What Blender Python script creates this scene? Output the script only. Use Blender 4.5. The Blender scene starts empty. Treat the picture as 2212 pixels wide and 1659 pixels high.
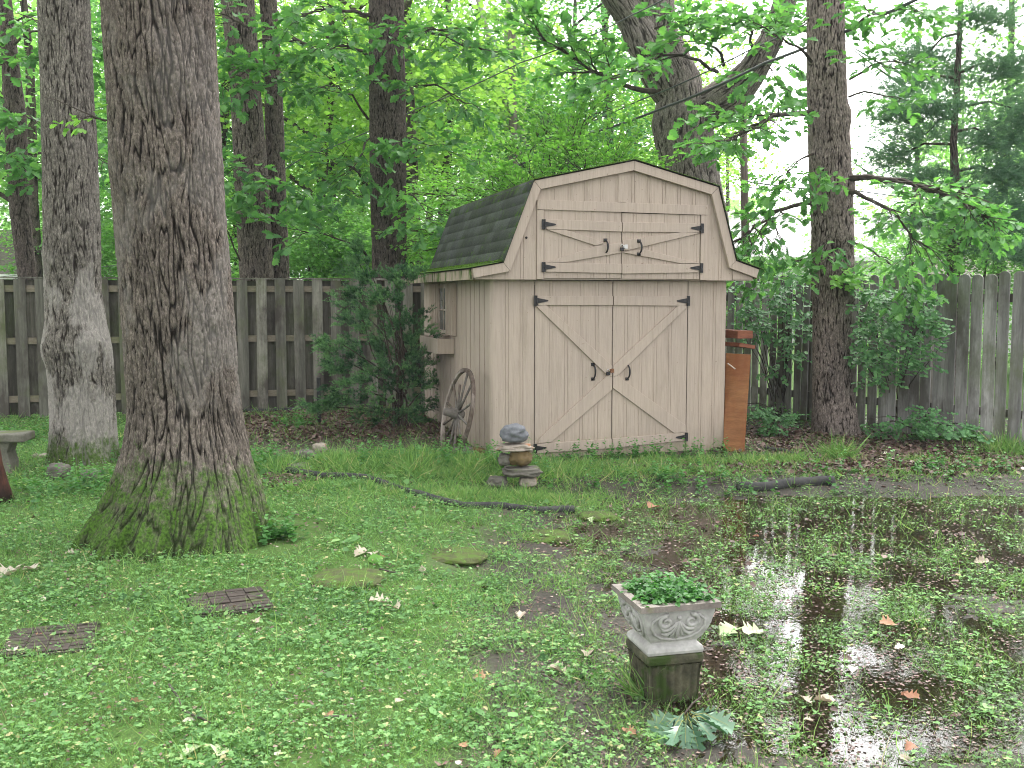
import bpy, math, random
import numpy as np
from mathutils import Vector, Matrix

# ---------------------------------------------------------------- camera
FPX, CX, CY, HZ = 2170.0, 1106.0, 829.5, 640.0
PITCH = math.atan((CY - HZ) / FPX)
CAM = np.array([0.0, 0.0, 1.6])
sc = bpy.context.scene
COL = sc.collection
cam_data = bpy.data.cameras.new("camera")
cam = bpy.data.objects.new("camera", cam_data)
COL.objects.link(cam)
cam.location = CAM
cam.rotation_euler = (math.radians(90) - PITCH, 0, 0)
cam_data.sensor_width = 36.0
cam_data.lens = 36.0 * FPX / 2212.0
cam_data.clip_end = 1000.0
cam_data.clip_start = 0.05
sc.camera = cam

# ---------------------------------------------------------------- daylight under cloud
SUN_EL, SUN_AZ = math.radians(62), math.radians(25)
world = bpy.data.worlds.new("World")
sc.world = world
world.use_nodes = True
wt = world.node_tree
bg = wt.nodes["Background"]
sky = wt.nodes.new("ShaderNodeTexSky")
sky.sky_type = 'NISHITA'
sky.sun_disc = False
sky.sun_elevation = SUN_EL
sky.sun_rotation = SUN_AZ
sky.dust_density = 4.0
bw = wt.nodes.new("ShaderNodeRGBToBW")
mx = wt.nodes.new("ShaderNodeMixRGB")
mx.inputs[0].default_value = 0.88
wt.links.new(sky.outputs[0], bw.inputs[0])
wt.links.new(sky.outputs[0], mx.inputs[1])
cl = wt.nodes.new("ShaderNodeMath"); cl.operation = 'MULTIPLY_ADD'
cl.inputs[1].default_value = 1.9; cl.inputs[2].default_value = 2.5      # bright even cloud
wt.links.new(bw.outputs[0], cl.inputs[0])
g_az, g_el = math.radians(15.5), math.radians(19)      # thin bright spot low in the cloud, over the gap between the trees
sdir = (math.sin(g_az) * math.cos(g_el), math.cos(g_az) * math.cos(g_el), math.sin(g_el))
tcw = wt.nodes.new("ShaderNodeTexCoord")
dt = wt.nodes.new("ShaderNodeVectorMath"); dt.operation = 'DOT_PRODUCT'; dt.inputs[1].default_value = sdir
wt.links.new(tcw.outputs['Generated'], dt.inputs[0])
mr = wt.nodes.new("ShaderNodeMapRange"); mr.interpolation_type = 'SMOOTHERSTEP'
mr.inputs['From Min'].default_value = .93; mr.inputs['From Max'].default_value = 1.0; mr.inputs['To Min'].default_value = 1.0; mr.inputs['To Max'].default_value = 2.5
wt.links.new(dt.outputs['Value'], mr.inputs['Value'])
ml = wt.nodes.new("ShaderNodeMath"); ml.operation = 'MULTIPLY'
wt.links.new(cl.outputs[0], ml.inputs[0]); wt.links.new(mr.outputs[0], ml.inputs[1]); wt.links.new(ml.outputs[0], mx.inputs[2])
wt.links.new(mx.outputs[0], bg.inputs[0])
bg.inputs[1].default_value = 0.15
sun_d = bpy.data.lights.new("sun", 'SUN')
sun_d.energy = .9
sun_d.angle = math.radians(25)
sun_d.color = (1.0, 0.97, 0.92)
sun = bpy.data.objects.new("sun", sun_d)
COL.objects.link(sun)
sv = Vector((math.sin(SUN_AZ) * math.cos(SUN_EL), math.cos(SUN_AZ) * math.cos(SUN_EL), math.sin(SUN_EL)))
sun.rotation_euler = sv.to_track_quat('Z', 'Y').to_euler()
sc.view_settings.view_transform = 'Standard'
sc.view_settings.look = 'None'
sc.view_settings.gamma = 1.0
sc.view_settings.use_curve_mapping = False
sc.view_settings.exposure = 1.3
sc.cycles.max_bounces = 7
sc.cycles.diffuse_bounces = 4
sc.cycles.glossy_bounces = 3
sc.cycles.transmission_bounces = 4
sc.cycles.transparent_max_bounces = 6
sc.cycles.use_denoising = True
sc.cycles.filter_width = 1.0
sc.cycles.sample_clamp_indirect = 6.0

# ---------------------------------------------------------------- measuring helpers
def ray(u, v):
    a = (u - CX) / FPX
    b = -(v - CY) / FPX
    return np.array([a, math.cos(PITCH) + b * math.sin(PITCH), -math.sin(PITCH) + b * math.cos(PITCH)])
def G(u, v, z=0.0):
    d = ray(u, v)
    return CAM + d * ((z - CAM[2]) / d[2])
def U(u, v, Y):
    d = ray(u, v)
    return CAM + d * (Y / d[1])

# ---------------------------------------------------------------- noise
_rs = np.random.RandomState(7)
_P = np.concatenate([_rs.permutation(512)] * 2)
_GR = _rs.normal(size=(512, 3))
_GR /= np.linalg.norm(_GR, axis=1)[:, None]
def perlin(x, y, z=0.0):
    x, y, z = np.broadcast_arrays(np.asarray(x, float), np.asarray(y, float), np.asarray(z, float))
    xi = np.floor(x).astype(np.int64); yi = np.floor(y).astype(np.int64); zi = np.floor(z).astype(np.int64)
    xf = x - xi; yf = y - yi; zf = z - zi
    u = xf * xf * xf * (xf * (xf * 6 - 15) + 10); v = yf * yf * yf * (yf * (yf * 6 - 15) + 10); w = zf * zf * zf * (zf * (zf * 6 - 15) + 10)
    xi &= 511; yi &= 511; zi &= 511
    def g(i, j, k):
        h = _P[(_P[(_P[(xi + i) & 511] + yi + j) & 511] + zi + k) & 511]
        gr = _GR[h]
        return gr[..., 0] * (xf - i) + gr[..., 1] * (yf - j) + gr[..., 2] * (zf - k)
    x00 = g(0,0,0) * (1 - u) + g(1,0,0) * u
    x10 = g(0,1,0) * (1 - u) + g(1,1,0) * u
    x01 = g(0,0,1) * (1 - u) + g(1,0,1) * u
    x11 = g(0,1,1) * (1 - u) + g(1,1,1) * u
    return ((x00 * (1 - v) + x10 * v) * (1 - w) + (x01 * (1 - v) + x11 * v) * w) * 1.6
def fbm(x, y, z=0.0, o=3):
    s = 0; a = 1.0; t = 0
    for i in range(o):
        s = s + a * perlin(np.asarray(x) * 2**i + 17.3 * i, np.asarray(y) * 2**i - 9.1 * i, np.asarray(z) * 2**i); t += a; a *= 0.5
    return s / t
def sstep(a, b, x):
    t = np.clip((np.asarray(x, float) - a) / (b - a), 0, 1)
    return t * t * (3 - 2 * t)

# ---------------------------------------------------------------- object helpers
def mesh_np(name, verts, faces_flat, sizes, attrs=None, smooth=False):
    me = bpy.data.meshes.new(name)
    nv = len(verts); nf = len(sizes)
    me.vertices.add(nv)
    me.vertices.foreach_set("co", np.ascontiguousarray(verts, dtype=np.float32).ravel())
    me.loops.add(len(faces_flat))
    me.loops.foreach_set("vertex_index", np.ascontiguousarray(faces_flat, dtype=np.int32))
    me.polygons.add(nf)
    st = np.zeros(nf, np.int32); st[1:] = np.cumsum(sizes)[:-1]
    me.polygons.foreach_set("loop_start", st)
    if smooth:
        me.polygons.foreach_set("use_smooth", np.ones(nf, bool))
    for k, a in (attrs or {}).items():
        at = me.attributes.new(k, 'FLOAT', 'POINT')
        at.data.foreach_set("value", np.ascontiguousarray(a, dtype=np.float32))
    me.update(calc_edges=True)
    return me
def link(name, me, mat=None, parent=None):
    o = bpy.data.objects.new(name, me)
    COL.objects.link(o)
    if mat is not None and len(me.materials) == 0:
        me.materials.append(mat)
    if parent is not None:
        o.parent = parent
    return o
def tag(o, label, cat=None, group=None, kind=None):
    if label: o["label"] = label
    if cat: o["category"] = cat
    if group: o["group"] = group
    if kind: o["kind"] = kind
    return o
def empty(name, loc=(0, 0, 0), rz=0.0, label=None, cat=None, group=None):
    o = bpy.data.objects.new(name, None)
    COL.objects.link(o)
    o.empty_display_size = 0.2
    o.location = tuple(float(c) for c in loc)
    o.rotation_euler = (0, 0, rz)
    return tag(o, label, cat, group)
def copy_tree(o, parent=None):
    c = o.copy(); COL.objects.link(c); c.parent = parent
    for ch in list(o.children): copy_tree(ch, c)
    return c

class MB:
    """collects polygons, then builds one mesh object"""
    def __init__(s): s.v = []; s.f = []
    def add(s, vs, fs):
        b = len(s.v); s.v += [tuple(map(float, p)) for p in vs]; s.f += [tuple(i + b for i in f) for f in fs]
    def box(s, c, size, R=None):
        x, y, z = [k / 2 for k in size]
        P = [(-x,-y,-z),(x,-y,-z),(x,y,-z),(-x,y,-z),(-x,-y,z),(x,-y,z),(x,y,z),(-x,y,z)]
        if R is not None: P = [tuple(R @ Vector(p)) for p in P]
        s.add([(p[0]+c[0], p[1]+c[1], p[2]+c[2]) for p in P], [(0,3,2,1),(4,5,6,7),(0,1,5,4),(1,2,6,5),(2,3,7,6),(3,0,4,7)])
    def bx(s, x0, x1, y0, y1, z0, z1):
        s.box(((x0+x1)/2, (y0+y1)/2, (z0+z1)/2), (x1-x0, y1-y0, z1-z0))
    def prism(s, pts, y0, y1):
        """outline in x,z extruded along y"""
        n = len(pts)
        s.add([(p[0], y0, p[1]) for p in pts] + [(p[0], y1, p[1]) for p in pts],
              [tuple(range(n)), tuple(range(2*n-1, n-1, -1))] + [(i, i+n, (i+1)%n+n, (i+1)%n) for i in range(n)])
    def tube(s, pts, rad, seg=8, cap=True, ell=1.0):
        pts = [Vector(p) for p in pts]; n = len(pts)
        if not hasattr(rad, '__len__'): rad = [rad] * n
        ref = Vector((0, 0, 1)); prev = None; V = []
        for i, p in enumerate(pts):
            t = (pts[min(i+1, n-1)] - pts[max(i-1, 0)]).normalized()
            a = prev if prev is not None else (ref if abs(t.z) < .9 else Vector((1, 0, 0)))
            a = (a - t * a.dot(t)).normalized(); prev = a
            b = t.cross(a)
            for k in range(seg):
                w = 2 * math.pi * k / seg
                V.append(p + (a * math.cos(w) + b * math.sin(w) * ell) * rad[i])
        F = [(i*seg+k, i*seg+(k+1)%seg, (i+1)*seg+(k+1)%seg, (i+1)*seg+k) for i in range(n-1) for k in range(seg)]
        if cap: F += [tuple(range(seg-1, -1, -1)), tuple((n-1)*seg+k for k in range(seg))]
        s.add(V, F)
    def build(s, name, mat, parent=None, smooth=False, bevel=0.0, seg=2):
        me = bpy.data.meshes.new(name)
        me.from_pydata(s.v, [], s.f); me.update()
        if smooth:
            for p in me.polygons: p.use_smooth = True
        o = link(name, me, mat, parent)
        if bevel:
            m = o.modifiers.new("bevel", 'BEVEL'); m.width = bevel; m.segments = seg; m.limit_method = 'ANGLE'; m.angle_limit = math.radians(35)
        return o
# ---------------------------------------------------------------- materials
class NT:
    def __init__(s, name):
        s.m = bpy.data.materials.new(name); s.m.use_nodes = True
        s.t = s.m.node_tree; s.p = s.t.nodes["Principled BSDF"]; s.out = s.t.nodes["Material Output"]
        s.tc = s.t.nodes.new("ShaderNodeTexCoord")
    def n(s, ty, **kw):
        nd = s.t.nodes.new(ty)
        for k, v in kw.items(): setattr(nd, k, v)
        return nd
    def l(s, a, b): s.t.links.new(a, b)
    def noise(s, scale=5, stretch=(1, 1, 1), detail=4, rough=.55, loc=(0, 0, 0), src='Object', vec=None, dist=0.0):
        mp = s.n("ShaderNodeMapping"); mp.inputs['Scale'].default_value = stretch; mp.inputs['Location'].default_value = loc
        s.l(vec if vec is not None else s.tc.outputs[src], mp.inputs['Vector'])
        nz = s.n("ShaderNodeTexNoise"); nz.inputs['Scale'].default_value = scale; nz.inputs['Detail'].default_value = detail
        nz.inputs['Roughness'].default_value = rough; nz.inputs['Distortion'].default_value = dist
        s.l(mp.outputs[0], nz.inputs['Vector'])
        return nz.outputs['Fac']
    def ramp(s, fac, stops, interp='LINEAR'):
        r = s.n("ShaderNodeValToRGB"); r.color_ramp.interpolation = interp
        e = r.color_ramp.elements
        while len(e) < len(stops): e.new(0.5)
        for i, (p, c) in enumerate(stops):
            e[i].position = p; e[i].color = (c[0], c[1], c[2], 1) if hasattr(c, '__len__') else (c, c, c, 1)
        s.l(fac, r.inputs[0]); return r.outputs[0]
    def mix(s, fac, a, b, mode='MIX'):
        m = s.n("ShaderNodeMixRGB", blend_type=mode)
        for i, x in ((0, fac), (1, a), (2, b)):
            if isinstance(x, (int, float)): m.inputs[i].default_value = x if i == 0 else (x, x, x, 1)
            elif isinstance(x, tuple): m.inputs[i].default_value = (*x, 1)
            else: s.l(x, m.inputs[i])
        return m.outputs[0]
    def math(s, op, a, b=0.0, clamp=False):
        m = s.n("ShaderNodeMath", operation=op); m.use_clamp = clamp
        for i, x in ((0, a), (1, b)):
            if isinstance(x, (int, float)): m.inputs[i].default_value = x
            else: s.l(x, m.inputs[i])
        return m.outputs[0]
    def attr(s, name):
        a = s.n("ShaderNodeAttribute"); a.attribute_name = name; return a.outputs['Fac']
    def bump(s, h, strength=.5, dist=.01):
        b = s.n("ShaderNodeBump"); b.inputs['Strength'].default_value = strength; b.inputs['Distance'].default_value = dist
        s.l(h, b.inputs['Height']); s.l(b.outputs[0], s.p.inputs['Normal']); return b
    def xyz(s, src='Object'):
        x = s.n("ShaderNodeSeparateXYZ"); s.l(s.tc.outputs[src], x.inputs[0]); return x.outputs
    def fin(s, col=None, rough=.8, spec=.3, metal=0.0):
        if col is not None:
            if isinstance(col, tuple): s.p.inputs['Base Color'].default_value = (*col, 1)
            else: s.l(col, s.p.inputs['Base Color'])
        if isinstance(rough, (int, float)): s.p.inputs['Roughness'].default_value = rough
        else: s.l(rough, s.p.inputs['Roughness'])
        s.p.inputs['Specular IOR Level'].default_value = spec
        s.p.inputs['Metallic'].default_value = metal
        return s.m

def leaf_mat(name, stops, trans=.4, rough=.45, spec=.35, tcol=None):
    t = NT(name)
    c = t.ramp(t.attr('rnd'), stops)
    t.fin(c, rough, spec)
    tr = t.n("ShaderNodeBsdfTranslucent")
    tc = t.mix(1.0, c, tcol or (1.25, 1.4, .75), 'MULTIPLY')
    t.l(tc, tr.inputs[0])
    ms = t.n("ShaderNodeMixShader"); ms.inputs[0].default_value = trans
    t.l(t.p.outputs[0], ms.inputs[1]); t.l(tr.outputs[0], ms.inputs[2]); t.l(ms.outputs[0], t.out.inputs[0])
    return t.m

def bark_mat(name, furrow, ridge, pale=None, pale_z=None, moss=None, moss_thr=.5):
    """bark colour: the plates are weathered grey, the cracks between them bare brown cork"""
    t = NT(name)
    n1 = t.noise(3.0, (1, 1, .45), 4)
    n4 = t.noise(30, (1, 1, .45), 5, .75, (4, 4, 4))
    n2 = t.noise(95, (1, 1, .33), 4, .7)
    rc = t.ramp(n1, [(.3, tuple(c * .75 for c in ridge)), (.7, tuple(c * 1.2 for c in ridge))])
    rc = t.mix(.85, rc, t.ramp(n2, [(.32, .30), (.5, .8), (.68, 1.6)]), 'MULTIPLY')
    rc = t.mix(.8, rc, t.ramp(n4, [(.34, .5), (.5, .95), (.66, 1.6)]), 'MULTIPLY')
    a = t.attr('ridge')
    col = t.mix(t.ramp(a, [(.05, 0.0), (.55, 1.0)]), furrow, rc)
    if pale:
        x = t.xyz()
        zr = t.ramp(t.math('MULTIPLY', x[2], .25), pale_z)
        pn = t.noise(2.6, (1, 1, .55), 5, .6, (3, 1, 0))
        msk = t.math('MULTIPLY', t.ramp(t.math('ADD', pn, t.math('MULTIPLY', zr, .3)), [(.60, 0.0), (.66, 1.0)]), zr)
        col = t.mix(t.math('MULTIPLY', msk, .8), col, t.mix(.5, pale, t.ramp(n2, [(.3, .7), (.7, 1.2)]), 'MULTIPLY'))
    if moss:
        x = t.xyz()
        zz = t.ramp(x[2], [(0.0, 1.0), (moss_thr, 0.55), (min(.98, moss_thr * 2.0), 0.0)])
        mn = t.math('ADD', t.math('MULTIPLY', t.noise(5, (1, 1, 1), 6, .7, (9, 0, 2)), .55), t.math('MULTIPLY', t.noise(26, (1, 1, .7), 4, .7), .45))
        msk = t.ramp(t.math('ADD', t.math('MULTIPLY', zz, .42), mn), [(.65, 0.0), (.80, .92)])
        msk = t.math('MULTIPLY', msk, t.ramp(a, [(.1, .25), (.7, 1.0)]))
        mc = t.ramp(t.noise(60, (1, 1, 1), 3), [(.3, moss[0]), (.72, moss[1])])
        col = t.mix(msk, col, mc)
    t.bump(t.noise(90, (1, 1, .4), 5, .7), 1.0, .008)
    return t.fin(col, .9, .15)

def stone_mat(name, a, b, scale=8, moss=None, rough=.85, bump=.5, dist=.01):
    t = NT(name)
    n = t.noise(scale, (1, 1, 1), 6, .6)
    col = t.ramp(n, [(.3, a), (.7, b)])
    sp = t.noise(scale * 9, (1, 1, 1), 3)
    col = t.mix(.5, col, t.ramp(sp, [(.3, .65), (.7, 1.25)]), 'MULTIPLY')
    if moss:
        col = t.mix(t.ramp(t.noise(scale * .7, (1, 1, 1), 5, .6, (5, 5, 5)), [(moss[1], 0.0), (moss[1] + .1, 1.0)]), col, moss[0])
    t.bump(t.math('ADD', n, t.math('MULTIPLY', sp, .35)), bump, dist)
    return t.fin(col, rough, .3)

def wood_mat(name, a, b, grain=(18, 18, 1.2), stain=None, rough=.85, green=None, scale=2.0, board=False):
    t = NT(name)
    g = t.noise(scale, grain, 5, .6)
    col = t.ramp(g, [(.25, a), (.75, b)])
    fine = t.noise(scale * 6, grain, 3)
    if board: col = t.mix(1.0, col, t.ramp(t.noise(1.0, (4.3, 4.3, .12), 1, .5, (2.2, 1.1, 0)), [(.36, .62), (.64, 1.38)]), 'MULTIPLY')
    col = t.mix(.45, col, t.ramp(fine, [(.3, .7), (.7, 1.25)]), 'MULTIPLY')
    if stain:
        s1 = t.noise(1.6, (1.6, 1.6, .8), 5, .65, (4, 2, 1))
        col = t.mix(t.ramp(s1, [(.48, 0.0), (.62, .8)]), col, stain)
    if green:
        s2 = t.noise(1.1, (1.5, 1.5, 1.0), 6, .7, (1, 8, 3))
        col = t.mix(t.ramp(s2, [(.5, 0.0), (.66, .7)]), col, green)
    t.bump(t.math('ADD', g, t.math('MULTIPLY', fine, .5)), .35, .004)
    return t.fin(col, rough, .2)

M = {}
# painted siding: beige paint, faint brushed grain, grime with its own blotches and a splash band at the foot
def paint(name, dirt=.35, foot=True):
    t = NT(name)
    base = (.425, .353, .292)
    big = t.noise(1.3, (1, 1, .7), 5, .6)
    col = t.mix(1.0, t.ramp(big, [(.3, (.92, .92, .93)), (.7, (1.06, 1.05, 1.03))]), base, 'MULTIPLY')
    gr = t.noise(3, (22, 22, 1.0), 4, .6)
    col = t.mix(.35, col, t.ramp(gr, [(.3, .78), (.65, 1.12)]), 'MULTIPLY')
    st = t.noise(2.2, (5, 5, .7), 6, .7, (3, 1, 4))
    col = t.mix(t.math('MULTIPLY', t.ramp(st, [(.54, 0.0), (.75, 1.0)]), dirt), col, (.22, .18, .13))
    spk = t.noise(38, (1, 1, 1), 2, .5)
    col = t.mix(t.ramp(spk, [(.72, 0.0), (.76, .6)]), col, (.16, .11, .08))
    if foot:
        x = t.xyz()
        z = t.ramp(x[2], [(0.0, .75), (.10, .35), (.24, 0.0)])
        fn = t.ramp(t.noise(9, (1, 1, .6), 5, .7), [(.35, 0.0), (.65, 1.0)])
        col = t.mix(t.math('MULTIPLY', z, fn), col, (.20, .19, .11))
    vs = t.noise(6, (6, 6, .35), 5, .7, (2, 6, 1))
    col = t.mix(t.math('MULTIPLY', t.ramp(vs, [(.50, 0.0), (.72, 1.0)]), .30), col, (.20, .165, .125))
    t.bump(t.math('ADD', gr, t.math('MULTIPLY', spk, .4)), .5, .004)
    return t.fin(col, .62, .25)
M['paint'] = paint('beige_paint')
M['trim'] = paint('beige_trim_paint', .2, False)
M['paint_dirty'] = paint('beige_paint_weathered', .7, True)
def fascia_mat():
    t = NT('mossy_fascia')
    base = t.ramp(t.noise(4, (1, 1, 1), 4), [(.3, (.30, .245, .19)), (.7, (.39, .32, .25))])
    drip = t.noise(2.2, (3.4, 3.4, .5), 5, .7)
    col = t.mix(t.ramp(drip, [(.50, 0.0), (.54, 1.0)]), base, t.ramp(t.noise(30), [(.3, (.03, .045, .015)), (.7, (.10, .17, .03))]))
    col = t.mix(t.ramp(t.noise(3.0, (3, 3, .7), 5, .7, (7, 3, 1)), [(.60, 0.0), (.66, .85)]), col, (.10, .06, .04))
    return t.fin(col, .8, .2)
M['fascia'] = fascia_mat()
def shingle_mat():
    t = NT('mossy_shingles')
    n = t.noise(70, (1, 1, 1), 3)
    col = t.ramp(n, [(.3, (.038, .042, .041)), (.7, (.105, .112, .108))])
    col = t.mix(1.0, col, t.ramp(t.attr('tone'), [(0, .6), (1, 1.4)]), 'MULTIPLY')
    big = t.noise(1.6, (1, 1, 1), 5, .65)
    col = t.mix(t.ramp(big, [(.38, 0.0), (.66, .6)]), col, t.ramp(n, [(.3, (.03, .042, .022)), (.7, (.06, .08, .036))]))
    at = t.attr('moss')
    mn = t.noise(9, (1, 1, 1), 6, .75)
    msk = t.ramp(t.math('ADD', at, mn), [(1.02, 0.0), (1.12, 1.0)])
    msk = t.ramp(t.math('MULTIPLY', t.math('ADD', at, mn), .5), [(.50, 0.0), (.57, 1.0)])
    col = t.mix(msk, col, t.ramp(n, [(.3, (.04, .085, .012)), (.7, (.11, .20, .03))]))
    t.bump(n, .6, .006)
    return t.fin(col, .9, .2)
M['shingle'] = shingle_mat()
t = NT('black_iron'); M['iron'] = t.fin(t.ramp(t.noise(30), [(.4, (.012, .013, .015)), (.75, (.035, .03, .028))]), .45, .5, .3)
t = NT('galvanised_steel'); M['steel'] = t.fin((.5, .5, .48), .35, .5, .9)
t = NT('rusty_steel'); M['rust'] = t.fin(t.ramp(t.noise(60), [(.3, (.10, .04, .02)), (.7, (.30, .15, .08))]), .8, .3, .2)
t = NT('dark_gap'); M['dark'] = t.fin((.02, .018, .015), .9, .1)
t = NT('grimy_glass'); M['glass'] = t.fin(t.ramp(t.noise(6, (1, 1, 1), 5), [(.35, (.05, .055, .05)), (.7, (.20, .21, .20))]), .22, .6)
M['window_wood'] = wood_mat('peeling_window_wood', (.30, .24, .18), (.62, .55, .47), stain=(.10, .05, .035))
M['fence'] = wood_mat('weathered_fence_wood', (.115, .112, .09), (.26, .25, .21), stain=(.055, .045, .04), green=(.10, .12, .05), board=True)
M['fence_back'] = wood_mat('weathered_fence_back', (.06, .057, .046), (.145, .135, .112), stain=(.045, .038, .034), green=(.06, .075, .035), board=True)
M['rail'] = wood_mat('pale_fence_rail', (.14, .12, .09), (.26, .225, .17), grain=(1.2, 18, 18), green=(.12, .15, .06))
M['picket'] = wood_mat('grey_picket_wood', (.18, .175, .168), (.39, .38, .36), stain=(.09, .08, .07), green=(.13, .15, .08), board=True)
M['plywood'] = wood_mat('orange_plywood', (.19, .08, .032), (.32, .15, .062), grain=(2, 2, 14), stain=(.22, .075, .03), rough=.6)
M['lumber'] = wood_mat('red_brown_lumber', (.14, .05, .03), (.30, .12, .07), grain=(2, 2, 14))
M['wheel'] = wood_mat('peeling_wheel_wood', (.045, .028, .02), (.15, .12, .10), grain=(9, 9, 9), stain=(.40, .35, .31))
M['wheel_spoke'] = wood_mat('grey_spoke_wood', (.07, .06, .052), (.22, .20, .18), grain=(7, 7, 7), stain=(.10, .07, .05))
M['stump'] = wood_mat('charred_red_log', (.018, .010, .008), (.12, .042, .026), grain=(14, 14, 1), stain=(.010, .008, .007))
M['grey_rock'] = stone_mat('blue_grey_rock', (.10, .105, .118), (.175, .18, .195), 5)
M['pale_rock'] = stone_mat('pale_limestone', (.20, .17, .14), (.38, .33, .275), 7, moss=((.30, .14, .06), .60))
M['brown_rock'] = stone_mat('ochre_river_rock', (.08, .055, .025), (.17, .12, .055), 5, moss=((.09, .085, .035), .58))
M['flag_rock'] = stone_mat('weathered_flagstone', (.075, .068, .058), (.16, .148, .125), 6, moss=((.10, .13, .05), .54))
M['concrete'] = stone_mat('mossy_concrete', (.10, .098, .075), (.19, .18, .15), 6, moss=((.11, .13, .05), .52))
M['urn'] = stone_mat('cast_stone', (.30, .29, .275), (.50, .49, .47), 5, moss=((.22, .20, .16), .60), bump=.5, dist=.005)
M['urn_rim'] = stone_mat('cast_stone_rim', (.16, .14, .125), (.28, .245, .22), 9, moss=((.19, .19, .10), .60), bump=.5, dist=.004)
M['pedestal'] = stone_mat('mossy_pedestal_stone', (.028, .028, .018), (.125, .118, .075), 12, moss=((.035, .06, .012), .50), bump=.7, dist=.01)
M['edging'] = stone_mat('black_edging', (.022, .022, .024), (.06, .058, .055), 12, moss=((.05, .06, .03), .6))
M['stone_mossy'] = stone_mat('mossy_round_stone', (.045, .05, .02), (.075, .09, .022), 22, moss=((.065, .115, .014), .46), dist=.02)
M['paver'] = stone_mat('dark_brown_paver', (.03, .023, .019), (.07, .055, .046), 14, moss=((.06, .08, .025), .56))
M['twig'] = stone_mat('twig_bark', (.05, .04, .032), (.11, .09, .075), 20)
M['cable'] = NT('cable').fin((.09, .09, .10), .5, .4)
t = NT('pole_wood'); M['pole'] = t.fin(t.ramp(t.noise(3, (12, 12, .6), 4), [(.3, (.045, .035, .03)), (.7, (.13, .10, .085))]), .9, .2)
t = NT('grey_pole_wood'); M['pole_grey'] = t.fin(t.ramp(t.noise(3, (12, 12, .6), 4), [(.3, (.10, .075, .06)), (.7, (.30, .26, .23))]), .9, .2)

M['bark_big'] = bark_mat('oak_bark', (.010, .0075, .006), (.165, .138, .117), pale=(.26, .24, .22), pale_z=[(.0, 0.0), (.16, .1), (.3, .55), (.8, .3)], moss=((.015, .035, .006), (.09, .20, .02)), moss_thr=.44)
M['bark_pale'] = bark_mat('pale_oak_bark', (.02, .016, .013), (.19, .17, .148), pale=(.44, .41, .38), pale_z=[(.0, .45), (.08, .6), (.42, .55), (.56, .1), (.9, .1)], moss=((.03, .06, .008), (.08, .15, .02)), moss_thr=.24)
M['bark_mid'] = bark_mat('brown_bark', (.014, .011, .009), (.17, .14, .122))
M['bark_dark'] = bark_mat('dark_bark', (.010, .008, .007), (.12, .098, .086))
M['bark_grey'] = bark_mat('grey_bark', (.03, .024, .021), (.245, .21, .19))
M['bark_red'] = bark_mat('red_brown_bark', (.014, .010, .008), (.235, .195, .172))
t = NT('thin_bark'); M['thin'] = t.fin(t.ramp(t.noise(6, (2, 2, .5), 3), [(.3, (.03, .024, .02)), (.7, (.09, .075, .06))]), .9, .15)
t = NT('sycamore_bark'); M['sycamore'] = t.fin(t.ramp(t.noise(4, (2, 2, .6), 4), [(.35, (.22, .20, .17)), (.6, (.55, .52, .46))]), .8, .2)

GR = (.045, .11, .02); GB = (.09, .23, .035)
M['oak'] = leaf_mat('oak_leaf', [(0, (.06, .16, .06)), (.5, (.11, .27, .09)), (1, (.20, .42, .12))], .42, .5, .25)
M['wood_leaf'] = leaf_mat('woodland_leaf', [(0, (.13, .27, .10)), (.5, (.21, .41, .14)), (1, (.33, .56, .20))], .5, .5, .3)
M['wood_dark'] = leaf_mat('dark_woodland_leaf', [(0, (.06, .17, .07)), (.5, (.11, .28, .11)), (1, (.19, .42, .17))], .45, .5, .3)
M['wood_yellow'] = leaf_mat('yellow_woodland_leaf', [(0, (.16, .29, .07)), (.5, (.27, .45, .11)), (1, (.40, .60, .17))], .5, .5, .3)
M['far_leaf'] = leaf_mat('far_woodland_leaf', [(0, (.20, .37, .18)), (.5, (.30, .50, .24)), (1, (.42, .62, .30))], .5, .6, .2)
M['under_leaf'] = leaf_mat('understory_leaf', [(0, (.11, .25, .06)), (.5, (.19, .40, .09)), (1, (.30, .56, .14))], .5, .45, .3)
M['vine_leaf'] = leaf_mat('vine_leaf', [(0, (.05, .14, .055)), (.5, (.10, .24, .09)), (1, (.18, .37, .14))], .35, .5, .25)
M['juniper'] = leaf_mat('juniper_needle', [(0, (.018, .055, .028)), (.4, (.06, .145, .065)), (1, (.17, .33, .13))], .2, .6, .2)
M['pine'] = leaf_mat('pine_needle', [(0, (0.068, 0.150, 0.098)), (.5, (0.115, 0.221, 0.143)), (1, (0.189, 0.325, 0.195))], .3, .6, .2)
M['grass'] = leaf_mat('grass_blade', [(0, (0.078, 0.170, 0.055)), (.5, (0.168, 0.310, 0.099)), (.85, (0.291, 0.450, 0.154)), (1, (0.470, 0.400, 0.242))], .4, .6, .15)
M['cover'] = leaf_mat('ground_cover_leaf', [(0, (0.052, 0.122, 0.044)), (.4, (0.115, 0.240, 0.083)), (.8, (0.207, 0.388, 0.143)), (.95, (0.299, 0.469, 0.187)), (1, (0.483, 0.428, 0.242))], .35, .6, .18)
M['wet_cover'] = leaf_mat('wet_ground_cover', [(0, (.05, .08, .035)), (.35, (.10, .17, .07)), (.75, (.18, .34, .12)), (1, (.27, .45, .17))], .3, .45, .3)
M['weed'] = leaf_mat('weed_leaf', [(0, (.035, .12, .03)), (.5, (.07, .20, .05)), (1, (.12, .30, .07))], .35, .45, .3)
M['cutoak'] = leaf_mat('fallen_green_oak_leaf', [(0, (.06, .14, .08)), (.5, (.11, .21, .13)), (1, (.19, .30, .20))], .15, .35, .5)
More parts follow.
